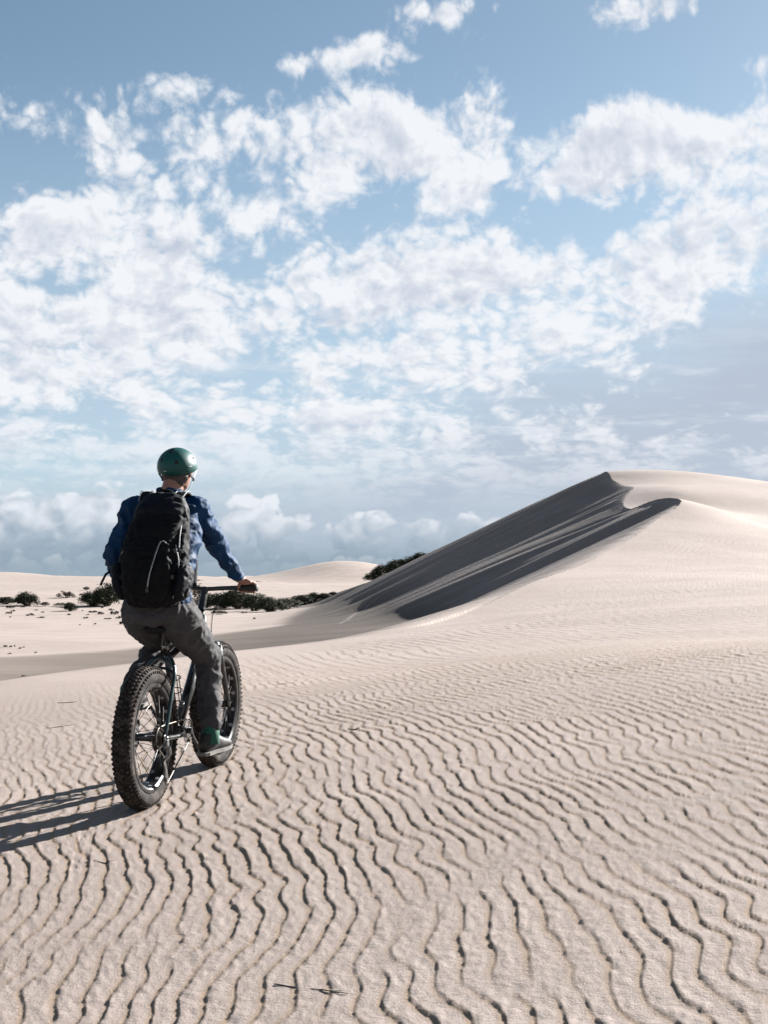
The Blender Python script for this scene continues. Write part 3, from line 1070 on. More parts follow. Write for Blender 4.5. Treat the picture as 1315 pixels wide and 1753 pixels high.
for sx, pd, d_ in ((1, PED_R, cdir), (-1, PED_L, -cdir)):
    b0_ = BB + Vector((.082 * sx, 0, 0))
    MB().loft([b0_ + Vector((-.03 * sx, 0, 0)), b0_ + Vector((0.006 * sx, 0, 0))], .017, 12).loft(
        [b0_ - d_ * .012, b0_ + d_ * .06, b0_ + Vector((.018 * sx, 0, 0)) + d_ * .172, b0_ + Vector((.018 * sx, 0, 0)) + d_ * .184], [(.008, .017), (.007, .013), (.007, .012), (.006, .009)], 12, up=(1, 0, 0)).build('crank_arm', M_BLACK, bike)
    pm = MB().loft([pd + Vector((-.02 * sx, 0, 0)), pd + Vector((.095 * sx, 0, 0))], .008, 8)
    for yy in (-.045, -.015, .015, .045):
        pm.box(pd + Vector((.052 * sx, yy, 0)), (.088, .010, .014), None, .003)
    for xx in (.012, .092):
        pm.box(pd + Vector((xx * sx, 0, 0)), (.010, .100, .015), None, .003)
    pm.build('pedal', M_BLACK, bike)
cs = MB()
for k in range(9):
    r_ = .070 - k * .0045
    cs.lathe([(.058 + k * .0042, .018), (.058 + k * .0042, r_), (.0598 + k * .0042, r_), (.0598 + k * .0042, .018)], REAR, 36, closed_prof=True)
cs.build('cassette', M_CHAIN, bike)
dr = MB()
JU, JL = REAR + Vector((.085, .018, -.115)), REAR + Vector((.082, .075, -.235))
dr.box(REAR + Vector((.112, .008, -.035)), (.014, .028, .06), None, .006)
dr.loft([REAR + Vector((.118, .005, -.045)), REAR + Vector((.115, .030, -.085)), JU + Vector((.012, 0, 0))], [(.012, .016), (.012, .018), (.010, .014)], 10)
for off in (-.006, .006):
    dr.loft([JU + Vector((off, 0, 0)), JU.lerp(JL, .5) + Vector((off, .006, 0)), JL + Vector((off, 0, 0))], [(.0018, .016), (.0018, .011), (.0018, .015)], 10, up=(1, 0, 0))
dr.build('rear_derailleur', M_STEEL, bike)
for J in (JU, JL):
    MB().lathe([(-.003, .003), (-.003, .018), (.003, .018), (.003, .003)], J, 18, closed_prof=True).build('jockey_wheel', M_BLACK, bike)
cx_ = .0645
chain = MB()
top = [BB + Vector((cx_, math.cos(a) * .066, math.sin(a) * .066)) for a in [R(q) for q in range(-80, 100, 12)]]
casp = [REAR + Vector((.074, math.cos(a) * .055, math.sin(a) * .055)) for a in [R(q) for q in range(95, 225, 14)]]
chain.tube(top + [REAR + Vector((.074, .06, .056))] + casp + [JU + Vector((-.002, .018, .01)), JU + Vector((-.002, .016, -.012)), JL + Vector((-.001, -.019, 0)), JL + Vector((0, -.006, -.018)), JL + Vector((0, .016, -.010))], .0042, 6, closed=True)
chain.build('chain', M_CHAIN, bike)
# wire bottle cage on the seat tube, brake calliper on the left
cg = MB()
axis = (ST_T - BB).normalized()
fw = axis.cross(Vector((1, 0, 0))).normalized()
if fw.y < 0:
    fw = -fw
for zz in (.13, .21, .285):
    c0 = BB + axis * zz + fw * .055
    cg.tube([c0 + Vector((.037 * math.cos(a), 0, 0)) + fw * (.037 * math.sin(a)) for a in [R(q) for q in range(-80, 261, 20)]], .0032, 6)
for aa in (-20, 90, 200):
    cg.tube([BB + axis * zz + fw * .055 + Vector((.037 * math.cos(R(aa)), 0, 0)) + fw * (.037 * math.sin(R(aa))) for zz in (.115, .20, .30)], .0032, 6)
cg.tube([BB + axis * zz + fw * .018 for zz in (.11, .30)], .005, 6)
cg.build('bottle_cage', M_STEEL, bike)
MB().box(REAR + Vector((-.085, .075, .055)), (.03, .05, .04), None, .008).build('brake_calliper', M_BLACK, bike)
for o in bike.children_recursive:
    if o.name.split('.')[0] in ('stem', 'seat_clamp', 'rear_derailleur', 'hub', 'brake_rotor', 'jockey_wheel', 'cassette', 'wheel', 'pedal', 'crank_arm', 'saddle_rail'):
        flat_edges(o)


# ------------------------------------------------------------------ rider
def wave_noise(V, scale, seed, n=14):
    """cheap smooth 3-D noise for vertex arrays: sum of random plane waves, about -1..1"""
    r = np.random.default_rng(seed)
    k = r.standard_normal((n, 3))
    k /= np.linalg.norm(k, axis=1)[:, None]
    k *= (0.6 + 0.8 * r.random((n, 1))) * 2 * math.pi / scale
    ph = r.random(n) * 6.28
    return np.sin(V @ k.T + ph).sum(1) / math.sqrt(n)


def union(name, mb, mat, parent=None, voxel=0.007, smooth=6, folds=None, seed=1):
    """weld overlapping lofts into one continuous skin, then relax it"""
    me_ = mb.mesh(name + '_raw', None)
    o = bpy.data.objects.new(name + '_raw', me_)
    col.objects.link(o)
    rm = o.modifiers.new('r', 'REMESH')
    rm.mode = 'VOXEL'
    rm.voxel_size = voxel
    sm = o.modifiers.new('s', 'SMOOTH')
    sm.factor = 0.5
    sm.iterations = smooth
    dg = bpy.context.evaluated_depsgraph_get()
    res = bpy.data.meshes.new_from_object(o.evaluated_get(dg))
    bpy.data.objects.remove(o)
    bpy.data.meshes.remove(me_)
    res.name = name
    n = len(res.vertices)
    co = np.empty(n * 3, np.float32)
    no = np.empty(n * 3, np.float32)
    res.vertices.foreach_get('co', co)
    res.vertices.foreach_get('normal', no)
    co = co.reshape(-1, 3)
    no = no.reshape(-1, 3)
    if folds:
        disp_ = np.zeros(n)
        for sc, amp, stretch in folds:
            V = co * np.array(stretch)
            q = wave_noise(V + 0.02 * wave_noise(co, sc * 2, seed + 9)[:, None], sc, seed)
            disp_ += amp * (1 - np.abs(q) * 1.6)
            seed += 1
        co = co + no * disp_[:, None]
        res.vertices.foreach_set('co', co.astype(np.float32).ravel())
    res.polygons.foreach_set('use_smooth', np.ones(len(res.polygons), bool))
    res.materials.clear()
    res.materials.append(mat)
    res.update()
    return link(bpy.data.objects.new(name, res), parent)


M_SKIN = simple_mat('skin', (0.25, 0.125, 0.088), 0.55, 0, 0.12, 40, 0.15, 250, 0.4)
M_HAIR = simple_mat('grey_brown_hair', (0.06, 0.048, 0.042), 0.7, 0, 0.4, 160, 0.8, 500)
M_JACKET = simple_mat('navy_shell_fabric', (0.004, 0.027, 0.072), 0.7, 0, 0.25, 8, 0.2, 60, 0.15)
M_TROUS = simple_mat('charcoal_trouser_cloth', (0.047, 0.045, 0.047), 0.85, 0, 0.18, 12, 0.3, 160, 0.15, (DUST, 5.0, 0.04))
M_HELM = simple_mat('dark_green_helmet_shell', (0.006, 0.058, 0.052), 0.45, 0, 0.12, 8, 0.05, 90, 0.25)
M_HOLE = simple_mat('black_foam', (0.008, 0.010, 0.010), 0.9)
M_WHITE = simple_mat('white_print', (0.40, 0.42, 0.42), 0.6)
M_SHOE = simple_mat('black_shoe_leather', (0.010, 0.010, 0.011), 0.6, 0, 0.3, 20, 0.3, 200, 0.3, (DUST, 12.0, 0.12))
M_SOLE = simple_mat('pale_shoe_sole', (0.13, 0.12, 0.11), 0.8, 0, 0.25, 40)
M_SOCK = simple_mat('green_sock', (0.008, 0.075, 0.045), 0.85, 0, 0.2, 60, 0.4, 300)
M_STRAP = simple_mat('black_webbing', (0.006, 0.006, 0.007), 0.8, 0, 0.3, 80, 0, 0, 0.15)
M_EYE = simple_mat('eye', (0.5, 0.48, 0.45), 0.2)

# joints, in the bicycle's frame
J = dict(
    pel=(-.005, .195, 1.00), waist=(-.015, .215, 1.13), chest=(-.02, .335, 1.37), upper=(-.035, .425, 1.52), neckb=(-.035, .455, 1.60), neckt=(-.02, .485, 1.68),
    head=(-.012, .515, 1.745),
    sr=(.115, .455, 1.530), er=(.170, .655, 1.320), wr=(.232, .835, 1.135),
    sl=(-.215, .395, 1.530), el=(-.292, .300, 1.285), wl=(-.285, .465, 1.075),
    hr=(.090, .215, .975), kr=(.135, .585, .725), ar=(.198, .445, .318),
    hl=(-.095, .215, .975), kl=(-.135, .605, .795), al=(-.182, .220, .580))
J = {k: Vector(v) for k, v in J.items()}

def limb(mb, pts, rads, n=16, up=None):
    """tapered limb with rounded ends"""
    pts = [Vector(p) for p in pts]
    P2, R2 = [], []
    for i in range(len(pts) - 1):
        for q in range(5):
            t = q / 5
            P2.append(pts[i].lerp(pts[i + 1], t))
            a, b_ = rads[i], rads[i + 1]
            R2.append(a + (b_ - a) * t if not isinstance(a, tuple) else (a[0] + (b_[0] - a[0]) * t, a[1] + (b_[1] - a[1]) * t))
    P2.append(pts[-1])
    R2.append(rads[-1])
    mb.loft(P2, R2, n, up=up)
    for p, r in ((pts[0], rads[0]), (pts[-1], rads[-1])):
        rr_ = r if not isinstance(r, tuple) else min(r)
        mb.ball(p, rr_ * .98, 14, 10)
    for p, r in list(zip(pts, rads))[1:-1]:
        if not isinstance(r, tuple):
            mb.ball(p, r, 14, 10)

def torso(mb, g, low=True):
    pts = ([J['pel'] + Vector((0, 0, -.03))] if low else []) + [J['pel'] + Vector((0, .0, .05)), J['waist'], J['waist'].lerp(J['chest'], .5), J['chest'], J['upper'], J['neckb'] + Vector((0, -.005, .0))]
    rd = ([(.155 + g, .115 + g)] if low else []) + [(.160 + g, .110 + g), (.148 + g, .098 + g), (.162 + g, .108 + g), (.178 + g, .115 + g), (.165 + g, .095 + g), (.065 + g * .6, .065 + g * .6)]
    mb.loft(pts, rd, 24, up=(1, 0, 0), power=2.3)

def hand_right(mb):
    # palm lies over the grip, fingers close round it, thumb goes under from the inner side
    mb.loft([J['wr'] + Vector((0, -.02, .005)), J['wr'] + Vector((.008, .02, -.004)), Vector((.262, .873, 1.112)), Vector((.272, .905, 1.112))], [(.027, .022), (.030, .021), (.041, .017), (.042, .013)], 14, up=(1, -.25, 0))
    for i, (x, ln) in enumerate(((.236, .94), (.259, 1.05), (.281, 1.0), (.302, .84))):
        y0 = .903 - (x - .236) * .24
        mb.tube([(x, y0 - .012, 1.112), (x + .001, y0 + .018 * ln, 1.108), (x + .002, y0 + .034 * ln, 1.090), (x + .002, y0 + .030 * ln, 1.066), (x + .001, y0 + .006, 1.053)], .0092 - .0006 * (i == 3), 8, smooth_k=3)
    mb.tube([(.232, .862, 1.108), (.216, .883, 1.090), (.216, .908, 1.066), (.226, .922, 1.054)], .0105, 8, smooth_k=3)

def hand_left(mb):
    # relaxed hand resting on the outside of the thigh
    w0 = J['wl']
    mb.loft([w0 + Vector((0, -.01, .02)), w0 + Vector((.002, .01, -.02)), Vector((-.272, .492, 1.012)), Vector((-.262, .512, .978))], [(.022, .027), (.021, .029), (.016, .041), (.013, .041)], 14, up=(1, 0, .25))
    for i, ln in enumerate((.94, 1.05, 1.0, .82)):
        y0 = .546 - i * .0225
        z0 = .985 - i * .003
        mb.tube([(-.266, y0 - .008, z0 + .010), (-.258, y0 + .002, z0 - .022 * ln), (-.247, y0 + .004, z0 - .045 * ln), (-.236, y0 + .002, z0 - .064 * ln)], .0090, 8, smooth_k=3)
    mb.tube([(-.276, .513, 1.030), (-.268, .545, 1.018), (-.258, .570, 1.000), (-.248, .582, .978)], .0102, 8, smooth_k=3)

body = MB()
torso(body, 0)
for s_, e_, w_ in (('sr', 'er', 'wr'), ('sl', 'el', 'wl')):
    limb(body, [J['upper'], J[s_], J[e_], J[w_]], [.050, .038, .030, .025])
for h_, k_, a_ in (('hr', 'kr', 'ar'), ('hl', 'kl', 'al')):
    limb(body, [J[h_], J[k_], J[k_].lerp(J[a_], .35), J[a_], ], [.080, .050, .046, .022])
    foot = J[a_]
    limb(body, [foot + Vector((0, -.01, -.04)), foot + Vector((0, .10, -.068))], [.020, .014])
limb(body, [J['neckb'] + Vector((0, -.01, -.03)), J['neckt']], [.060, .056])
H = J['head']
body.loft([H + Vector((0, .020, -.125)), H + Vector((0, .022, -.105)), H + Vector((0, .008, -.06)), H, H + Vector((0, -.004, .05)), H + Vector((0, -.004, .085)), H + Vector((0, -.004, .102))],
          [(.022, .028), (.046, .062), (.066, .088), (.076, .098), (.074, .096), (.052, .070), (.020, .030)], 20, up=(1, 0, 0))
body.loft([H + Vector((0, .092, .012)), H + Vector((0, .112, -.028)), H + Vector((0, .098, -.045))], [(.008, .010), (.015, .014), (.016, .008)], 10, up=(1, 0, 0))   # nose
body.ball(H + Vector((0, .084, -.072)), (.026, .016, .010))            # lips
body.ball(H + Vector((0, .088, .022)), (.048, .014, .010))             # brow
for sx in (-1, 1):
    body.ball(H + Vector((.078 * sx, -.008, -.012)), (.009, .020, .032))   # ear
hand_right(body)
hand_left(body)
person = union('person', body, M_SKIN, None, 0.0055, 3)
person.matrix_world = BIKE_M
tag(person, 'rider in navy jacket, grey trousers and green helmet, seen from behind pedalling the bicycle', 'person')
for sx in (-1, 1):
    MB().ball(H + Vector((.031 * sx, .083, .006)), (.013, .010, .010)).build('eye', M_EYE, person)

# clothes
jk = MB()
torso(jk, .016, False)
jk.loft([J['pel'] + Vector((0, .0, .045)), J['pel'] + Vector((0, .0, .075)), J['waist']], [(.172, .122), (.172, .122), (.160, .114)], 24, up=(1, 0, 0), power=2.3)
limb(jk, [J['upper'] + Vector((.02, 0, -.02)), J['sr'], J['sr'].lerp(J['er'], .5), J['er'], J['er'].lerp(J['wr'], .45), J['wr'] + (J['er'] - J['wr']) * .10], [.082, .070, .058, .053, .046, .036])
limb(jk, [J['upper'] + Vector((-.03, 0, -.02)), J['sl'], J['sl'].lerp(J['el'], .5), J['el'], J['el'].lerp(J['wl'], .45), J['wl'] + (J['el'] - J['wl']) * .10], [.082, .070, .060, .055, .047, .036])
jk.loft([J['neckb'] + Vector((0, -.012, -.02)), J['neckb'] + Vector((.004, -.006, .035))], [(.072, .070), (.066, .064)], 20, up=(1, 0, 0))
jacket = union('jacket', jk, M_JACKET, person, 0.0075, 4, [(.16, .0080, (1, 1, 1.7)), (.08, .0034, (1.2, 1.2, 1)), (.04, .0013, (1, 1, 1.3))], 3)
tr_ = MB()
tr_.loft([J['pel'] + Vector((0, -.005, -.058)), J['pel'] + Vector((0, -.008, -.02)), J['pel'] + Vector((0, 0, .04)), J['waist'] + Vector((0, 0, -.04))], [(.120, .100), (.184, .142), (.180, .138), (.160, .118)], 24, up=(1, 0, 0), power=2.4)
for h_, k_, a_ in (('hr', 'kr', 'ar'), ('hl', 'kl', 'al')):
    hem = J[a_] + (J[k_] - J[a_]) * .14
    limb(tr_, [J[h_], J[h_].lerp(J[k_], .5), J[k_], J[k_].lerp(hem, .35), J[k_].lerp(hem, .75), hem], [.112, .094, .073, .067, .058, .054])
trousers = union('trousers', tr_, M_TROUS, person, 0.0075, 4, [(.17, .0085, (1, 1, .9)), (.085, .0042, (1, 1, 1.6)), (.042, .0017, (1, 1, 1.8))], 17)

for tname, A, sole_z, yaw in (('r', J['ar'], .213, R(10)), ('l', J['al'], .4755, R(-6))):
    base_ = Vector((A.x - (.012 if tname == 'r' else -.012), A.y + .02, sole_z))
    Mz = Matrix.Translation(base_) @ Matrix.Rotation(-yaw, 4, 'Z')
    def L_(x, y, z):
        return Mz @ Vector((x, y, z))
    sh = MB()
    sh.loft([L_(0, -.085, .045), L_(0, -.078, .048), L_(0, -.03, .058), L_(0, .03, .060), L_(0, .09, .044), L_(0, .15, .034), L_(0, .19, .026), L_(0, .20, .022)],
            [(.018, .022), (.032, .040), (.036, .050), (.038, .050), (.044, .036), (.046, .028), (.034, .020), (.012, .010)], 18, up=(1, 0, 0), power=2.4)
    sh.loft([L_(0, -.03, .06), L_(0, -.035, .105), L_(0, -.036, .118)], [(.040, .050), (.043, .052), (.041, .050)], 16, up=(1, 0, 0))
    shoe = union('shoe', sh, M_SHOE, person, .005, 3)
    outl = [(-.040, -.07), (-.030, -.095), (0, -.102), (.030, -.095), (.040, -.07), (.040, 0), (.048, .08), (.046, .15), (.030, .20), (0, .212), (-.030, .20), (-.046, .15), (-.048, .08), (-.040, 0)]
    so = MB()
    n_ = len(outl)
    so.add([L_(x, y, 0.0) for x, y in outl] + [L_(x * 1.02, y * 1.01, .018) for x, y in outl], [tuple(range(n_ - 1, -1, -1)), tuple(range(n_, 2 * n_))] + [(q, (q + 1) % n_, n_ + (q + 1) % n_, n_ + q) for q in range(n_)], False)
    so.build('sole', M_SOLE, shoe)
    lc = MB()
    for q in range(4):
        yy = .035 + q * .022
        lc.tube([L_(-.028, yy, .100 - q * .011), L_(0, yy + .006, .114 - q * .013), L_(.028, yy, .100 - q * .011)], .003, 6, smooth_k=3)
    lc.build('lace', M_STRAP, shoe)
    sk = MB()
    sk.loft([A + Vector((0, -.004, -.05)), A, A + (J['kr' if tname == 'r' else 'kl'] - A).normalized() * .08], [.046, .046, .048], 16)
    sk.build('sock', M_SOCK, person)

# hair below the helmet
hr = MB()
hr.loft([H + Vector((0, -.060, -.085)), H + Vector((0, -.045, -.055)), H + Vector((0, -.022, 0)), H + Vector((0, -.012, .05))], [(.050, .022), (.070, .052), (.080, .084), (.079, .092)], 20, up=(1, 0, 0))
union('hair', hr, M_HAIR, person, .006, 3, [(.02, .002, (1, 1, .4))], 5)

# half-shell helmet: thick dome, cut level with the brow in front and low at the nape
hm = MB()
NS, NR_ = 40, 18
HC = H + Vector((0, -.004, .012))
def helm_pt(az_, t, off):
    # t: 0 crown .. 1 edge
    ca, sa = math.cos(az_), math.sin(az_)
    edge = R(104) + R(14) * max(0, -ca) - R(10) * max(0, ca)          # ca>0: forward
    ph = edge * t
    rx, ry, rz = .1055 + off, .128 + off, .104 + off
    return HC + Vector((rx * math.sin(ph) * sa, ry * math.sin(ph) * ca, rz * math.cos(ph)))
vs_, fs_ = [], []
for off in (0, -.020):
    for i in range(NR_ + 1):
        for j in range(NS):
            vs_.append(helm_pt(2 * math.pi * j / NS, i / NR_, off + (-.003 if off == 0 and i == NR_ else 0)))
K2 = (NR_ + 1) * NS
for i in range(NR_):
    for j in range(NS):
        j2 = (j + 1) % NS
        fs_.append((i * NS + j, (i + 1) * NS + j, (i + 1) * NS + j2, i * NS + j2))
        fs_.append((K2 + i * NS + j, K2 + i * NS + j2, K2 + (i + 1) * NS + j2, K2 + (i + 1) * NS + j))
for j in range(NS):
    j2 = (j + 1) % NS
    fs_.append((NR_ * NS + j, K2 + NR_ * NS + j, K2 + NR_ * NS + j2, NR_ * NS + j2))
hm.add(vs_, fs_, True)
helmet = hm.build('helmet', M_HELM, person)
flat_edges(helmet, 50)
def helm_disc(azd, t, r_, mat, name, k=14, sx=1.0, sz=1.0, lift=.0012):
    a = R(azd)
    c0 = helm_pt(a, t, lift)
    u = (helm_pt(a + .05, t, lift) - helm_pt(a - .05, t, lift)).normalized()
    v = (helm_pt(a, t - .03, lift) - helm_pt(a, t + .03, lift)).normalized()
    pts = []
    for q in range(k):
        an = 2 * math.pi * q / k
        du, dv = math.cos(an) * r_ * sx, math.sin(an) * r_ * sz
        pts.append(helm_pt(a + du / (.112 * max(.3, math.sin(R(104) * t))), t - dv / .20, lift))
    inn = [p + (HC - p).normalized() * .006 for p in pts]
    MB().add(pts + inn, [tuple(range(k))] + [(q, (q + 1) % k, k + (q + 1) % k, k + q) for q in range(k)], False).build(name, mat, helmet)
for azd, t, r_ in ((180 + 30, .60, .0085), (180 - 22, .66, .0095), (180 + 85, .60, .0085), (180 - 85, .60, .0085), (180 + 4, .30, .014), (20, .55, .009), (-20, .55, .009)):
    helm_disc(azd, t, r_, M_HOLE, 'vent_hole', sx=1.0, sz=1.25)
# small worn white prints at the back and on the right side
for azd, t, wd in ((180 + 14, .875, .0125), (180 - 64, .80, .013)):
    for q in range(5):
        helm_disc(azd - (q - 2) * wd * 190, t + (.004 if q % 2 else 0), .0022, M_WHITE, 'print', 8, 1.1, .9, .0012)
rm_ = MB()
rm_.tube([helm_pt(2 * math.pi * j / 48, 1.0, -.008) for j in range(48)], .0045, 6, closed=True)
rm_.build('edge_trim', M_HOLE, helmet)
for sx in (-1, 1):
    ear = H + Vector((.088 * sx, .005, -.055))
    chin = H + Vector((.030 * sx, .055, -.135))
    MB().loft([H + Vector((.094 * sx, .040, -.005)), ear, chin], [(.0015, .0075)] * 3, 8).build('chin_strap', M_WHITE if sx > 0 else M_STRAP, helmet)
    MB().loft([H + Vector((.086 * sx, -.060, -.020)), ear, ], [(.0015, .0075)] * 2, 8).build('chin_strap', M_STRAP, helmet)
    MB().box(ear, (.008, .018, .020), None, .003).build('strap_buckle', M_STRAP, helmet)

# ------------------------------------------------------------------ backpack
M_PACK = simple_mat('black_pack_nylon', (0.0035, 0.0042, 0.0048), 0.75, 0, 0.3, 14, 0.4, 60, 0.12, (DUST, 7.0, 0.012))
M_PACK2 = simple_mat('dark_navy_pack_nylon', (0.0035, 0.0048, 0.008), 0.7, 0, 0.3, 14, 0.4, 60, 0.15)
M_PIPE = simple_mat('grey_reflective_piping', (0.26, 0.27, 0.28), 0.5, 0.0, 0.2, 60)
M_ZIP = simple_mat('black_zip', (0.03, 0.03, 0.03), 0.5, 0.2, 0.3, 200)
PB = Vector((.015, .06, 1.02))
PX0 = .015
pack = empty('backpack', BIKE_M @ Matrix.Translation(PB))
tag(pack, "bulging black backpack worn on the rider's back", 'backpack')

def shifted(mb):
    mb.v = [tuple(Vector(p) - PB) for p in mb.v]
    return mb

def pack_sec(z):
    """centre y, half width, half depth of the pack at height z"""
    return (np.interp(z, [1.0, 1.1, 1.25, 1.4, 1.52, 1.62], [.070, .060, .075, .145, .235, .310]),
            np.interp(z, [1.04, 1.10, 1.2, 1.3, 1.42, 1.52, 1.57, 1.605], [.112, .158, .180, .180, .160, .132, .104, .055]),
            np.interp(z, [1.04, 1.10, 1.2, 1.32, 1.45, 1.53, 1.60], [.070, .100, .112, .110, .098, .078, .042]))

mbp = MB()
zs_ = np.linspace(1.045, 1.60, 16)
mbp.loft([Vector((PX0 + .0 * (z - 1.0), pack_sec(z)[0], z)) for z in zs_], [tuple(pack_sec(z)[1:]) for z in zs_], 28, up=(1, 0, 0), power=2.35)
union('main_compartment', shifted(mbp), M_PACK, pack, .008, 5, [(.12, .006, (1, 1, 1)), (.05, .003, (1, 1, 1))], 41)
fp = MB()
zs2 = np.linspace(1.075, 1.39, 10)
fp.loft([Vector((PX0, pack_sec(z)[0] - pack_sec(z)[2] * .86, z)) for z in zs2], [(.13 * s_, .052 * s_) for s_ in (.6, .86, .97, 1, 1, 1, .98, .92, .8, .5)], 22, up=(1, 0, 0), power=3.0)
union('front_pocket', shifted(fp), M_PACK, pack, .007, 4, [(.07, .005, (1, 1, 1)), (.03, .002, (1, 1, 1))], 47)
lid = MB()
lid.loft([Vector((PX0, pack_sec(z)[0] - .012, z + .012)) for z in (1.45, 1.48, 1.525, 1.57, 1.592)], [(.130, .076), (.150, .092), (.138, .086), (.110, .066), (.056, .030)], 24, up=(1, 0, 0), power=2.3)
union('top_lid', shifted(lid), M_PACK2, pack, .007, 4, [(.09, .004, (1, 1, 1))], 51)
for sx in (-1, 1):
    sp_ = MB()
    sp_.loft([Vector((PX0 + sx * (pack_sec(z)[1] * .97), pack_sec(z)[0] - .005, z)) for z in (1.08, 1.11, 1.17, 1.22, 1.255)], [(.022, .055), (.036, .080), (.038, .085), (.036, .082), (.026, .066)], 18, up=(1, 0, 0), power=2.4)
    union('side_pocket', shifted(sp_), M_PACK2, pack, .007, 3, [(.05, .003, (1, 1, 1))], 60 + sx)
    # padded shoulder strap over the shoulder and back under the arm
    S = J['sr'] if sx > 0 else J['sl']
    mid = S.lerp(J['upper'], .42)
    st_ = MB().loft([Vector(p) for p in catmull(np.array([tuple(Vector((mid.x - .01 * sx, .335, 1.575))), tuple(mid + Vector((0, -.01, .092))), tuple(mid + Vector((.0, .085, .035))), tuple(mid + Vector((.01 * sx, .115, -.09))),
                                                       tuple(Vector((mid.x + .05 * sx, .43, 1.26))), tuple(Vector((PX0 + .16 * sx, .20, 1.14)))]), 6)], (.030, .008), 10, up=(1, 0, 0))
    shifted(st_).build('shoulder_strap', M_STRAP, pack)
    ed = MB()
    for off in (-.029, .029):
        ed.tube([Vector(p) + Vector((off, -.004, .002)) for p in catmull(np.array([tuple(Vector((mid.x - .01 * sx, .325, 1.570))), tuple(mid + Vector((0, -.012, .100))), tuple(mid + Vector((.0, .090, .040)))]), 5)], .0022, 6)
    shifted(ed).build('strap_piping', M_PIPE, pack)
# carrying loop, piping down the right edge, zips, cord, compression straps
shifted(MB().tube([(-.04, .29, 1.59), (-.035, .275, 1.622), (.005, .27, 1.632), (.045, .275, 1.622), (.05, .29, 1.59)], .0075, 8, smooth_k=4)).build('carry_loop', M_STRAP, pack)
def pack_surf(x, z, lift=.002, front=True):
    """point on the rear face of the pack"""
    cy, hw, hd = pack_sec(z)
    u = min(.999, abs((x - (PX0 + .0 * (z - 1.0))) / hw))
    return Vector((x, cy - hd * (1 - u ** 2.7) ** (1 / 2.7) - lift, z))
def surf_line(pts, r_, name, mat, lift=.004, sub=6):
    xs = catmull(np.array([(x, z, 0) for x, z in pts], float), sub)
    return shifted(MB().tube([pack_surf(x, z, lift) for x, z, _ in xs], r_, 6)).build(name, mat, pack)
surf_line([(.110, 1.57), (.140, 1.50), (.156, 1.42), (.168, 1.33)], .0028, 'edge_piping', M_PIPE, .006)
surf_line([(.150, 1.36), (.176, 1.27), (.172, 1.17), (.150, 1.09)], .0026, 'edge_piping', M_PIPE, .006)
surf_line([(-.125, 1.335), (-.14, 1.30)], .003, 'strap_end', M_PIPE, .004)
surf_line([(-.11, 1.44), (-.03, 1.465), (.05, 1.465), (.13, 1.44)], .0035, 'zip', M_ZIP, .005)
def fp_surf(x, z, lift=.006):
    cy, hw, hd = pack_sec(z)
    return Vector((x, cy - hd * .86 - .052 * (1 - min(.98, abs((x - PX0) / .13)) ** 3) ** (1 / 3) - lift, z))
shifted(MB().tube([fp_surf(.088, 1.375, -.004), fp_surf(.082, 1.36), fp_surf(.070, 1.29), fp_surf(.054, 1.21), fp_surf(.044, 1.150)], .0034, 6, smooth_k=3)).build('zip_cord', M_PIPE, pack)
shifted(MB().tube([fp_surf(.082, 1.375, .0), fp_surf(.100, 1.380, -.004), fp_surf(.112, 1.370, -.002)], .003, 6, smooth_k=3)).build('zip_cord', M_PIPE, pack)
shifted(MB().box(fp_surf(.041, 1.135, .004), (.016, .008, .022), None, .003)).build('cord_toggle', M_ZIP, pack)
for z in (1.20, 1.33):
    m = MB()
    pts = [pack_surf(x, z + .01 * math.sin(x * 20), .004) for x in np.linspace(-.158, -.10, 6)]
    m.loft(pts, (.011, .0018), 6, up=(0, 0, 1))
    pts = [pack_surf(x, z + .01 * math.sin(x * 20), .004) for x in np.linspace(.12, .185, 6)]
    m.loft(pts, (.011, .0018), 6, up=(0, 0, 1))
    shifted(m).build('compression_strap', M_STRAP, pack)
    shifted(MB().box(pack_surf(.150, z, .008), (.026, .010, .022), None, .003)).build('buckle', M_ZIP, pack)
shifted(MB().loft([Vector((-.19, .06, 1.235)), Vector((-.235, .05, 1.20)), Vector((-.262, .045, 1.145))], (.007, .0016), 6)).build('loose_strap', M_STRAP, pack)


# ------------------------------------------------------------------ plants
def ground_at(px, py, dmin=20.0, dmax=600.0):
    """where the sight line through a photograph pixel meets the land beyond dmin"""
    D = np.geomspace(dmin, dmax, 500)
    X = (px - CX) / F_PX * D
    zl = CAMZ + (HOR - py) / F_PX * D
    zg = ground_height(X, D, False)
    hit = np.where(zg >= zl)[0]
    i = hit[0] if len(hit) else len(D) - 1
    if i > 0 and len(hit):
        g0, g1 = zl[i - 1] - zg[i - 1], zl[i] - zg[i]
        t = g0 / (g0 - g1 + 1e-12)
        Di = D[i - 1] + t * (D[i] - D[i - 1])
        return float((px - CX) / F_PX * Di), float(Di), float(CAMZ + (HOR - py) / F_PX * Di)
    return float(X[i]), float(D[i]), float(zg[i])

def leaf_mat(name, c1, c2):
    m, b, s = new_mat(name)
    g = b.t.nodes.new('ShaderNodeNewGeometry')
    oi = b.t.nodes.new('ShaderNodeObjectInfo')
    n = b.noise(g.outputs['Position'], 1.3, 3.0, 0.6)
    f = b.m('ADD', b.m('MULTIPLY', n, 0.7), b.m('MULTIPLY', g.outputs['Random Per Island'], 0.35))
    f = b.m('ADD', f, b.m('MULTIPLY', b.m('SUBTRACT', oi.outputs['Random'], 0.5), 0.25))
    b.put(s.inputs['Base Color'], b.mix(b.ss(f, 0.3, 0.8), c1, c2))
    s.inputs['Roughness'].default_value = 0.75
    s.inputs['Specular IOR Level'].default_value = 0.2
    return m

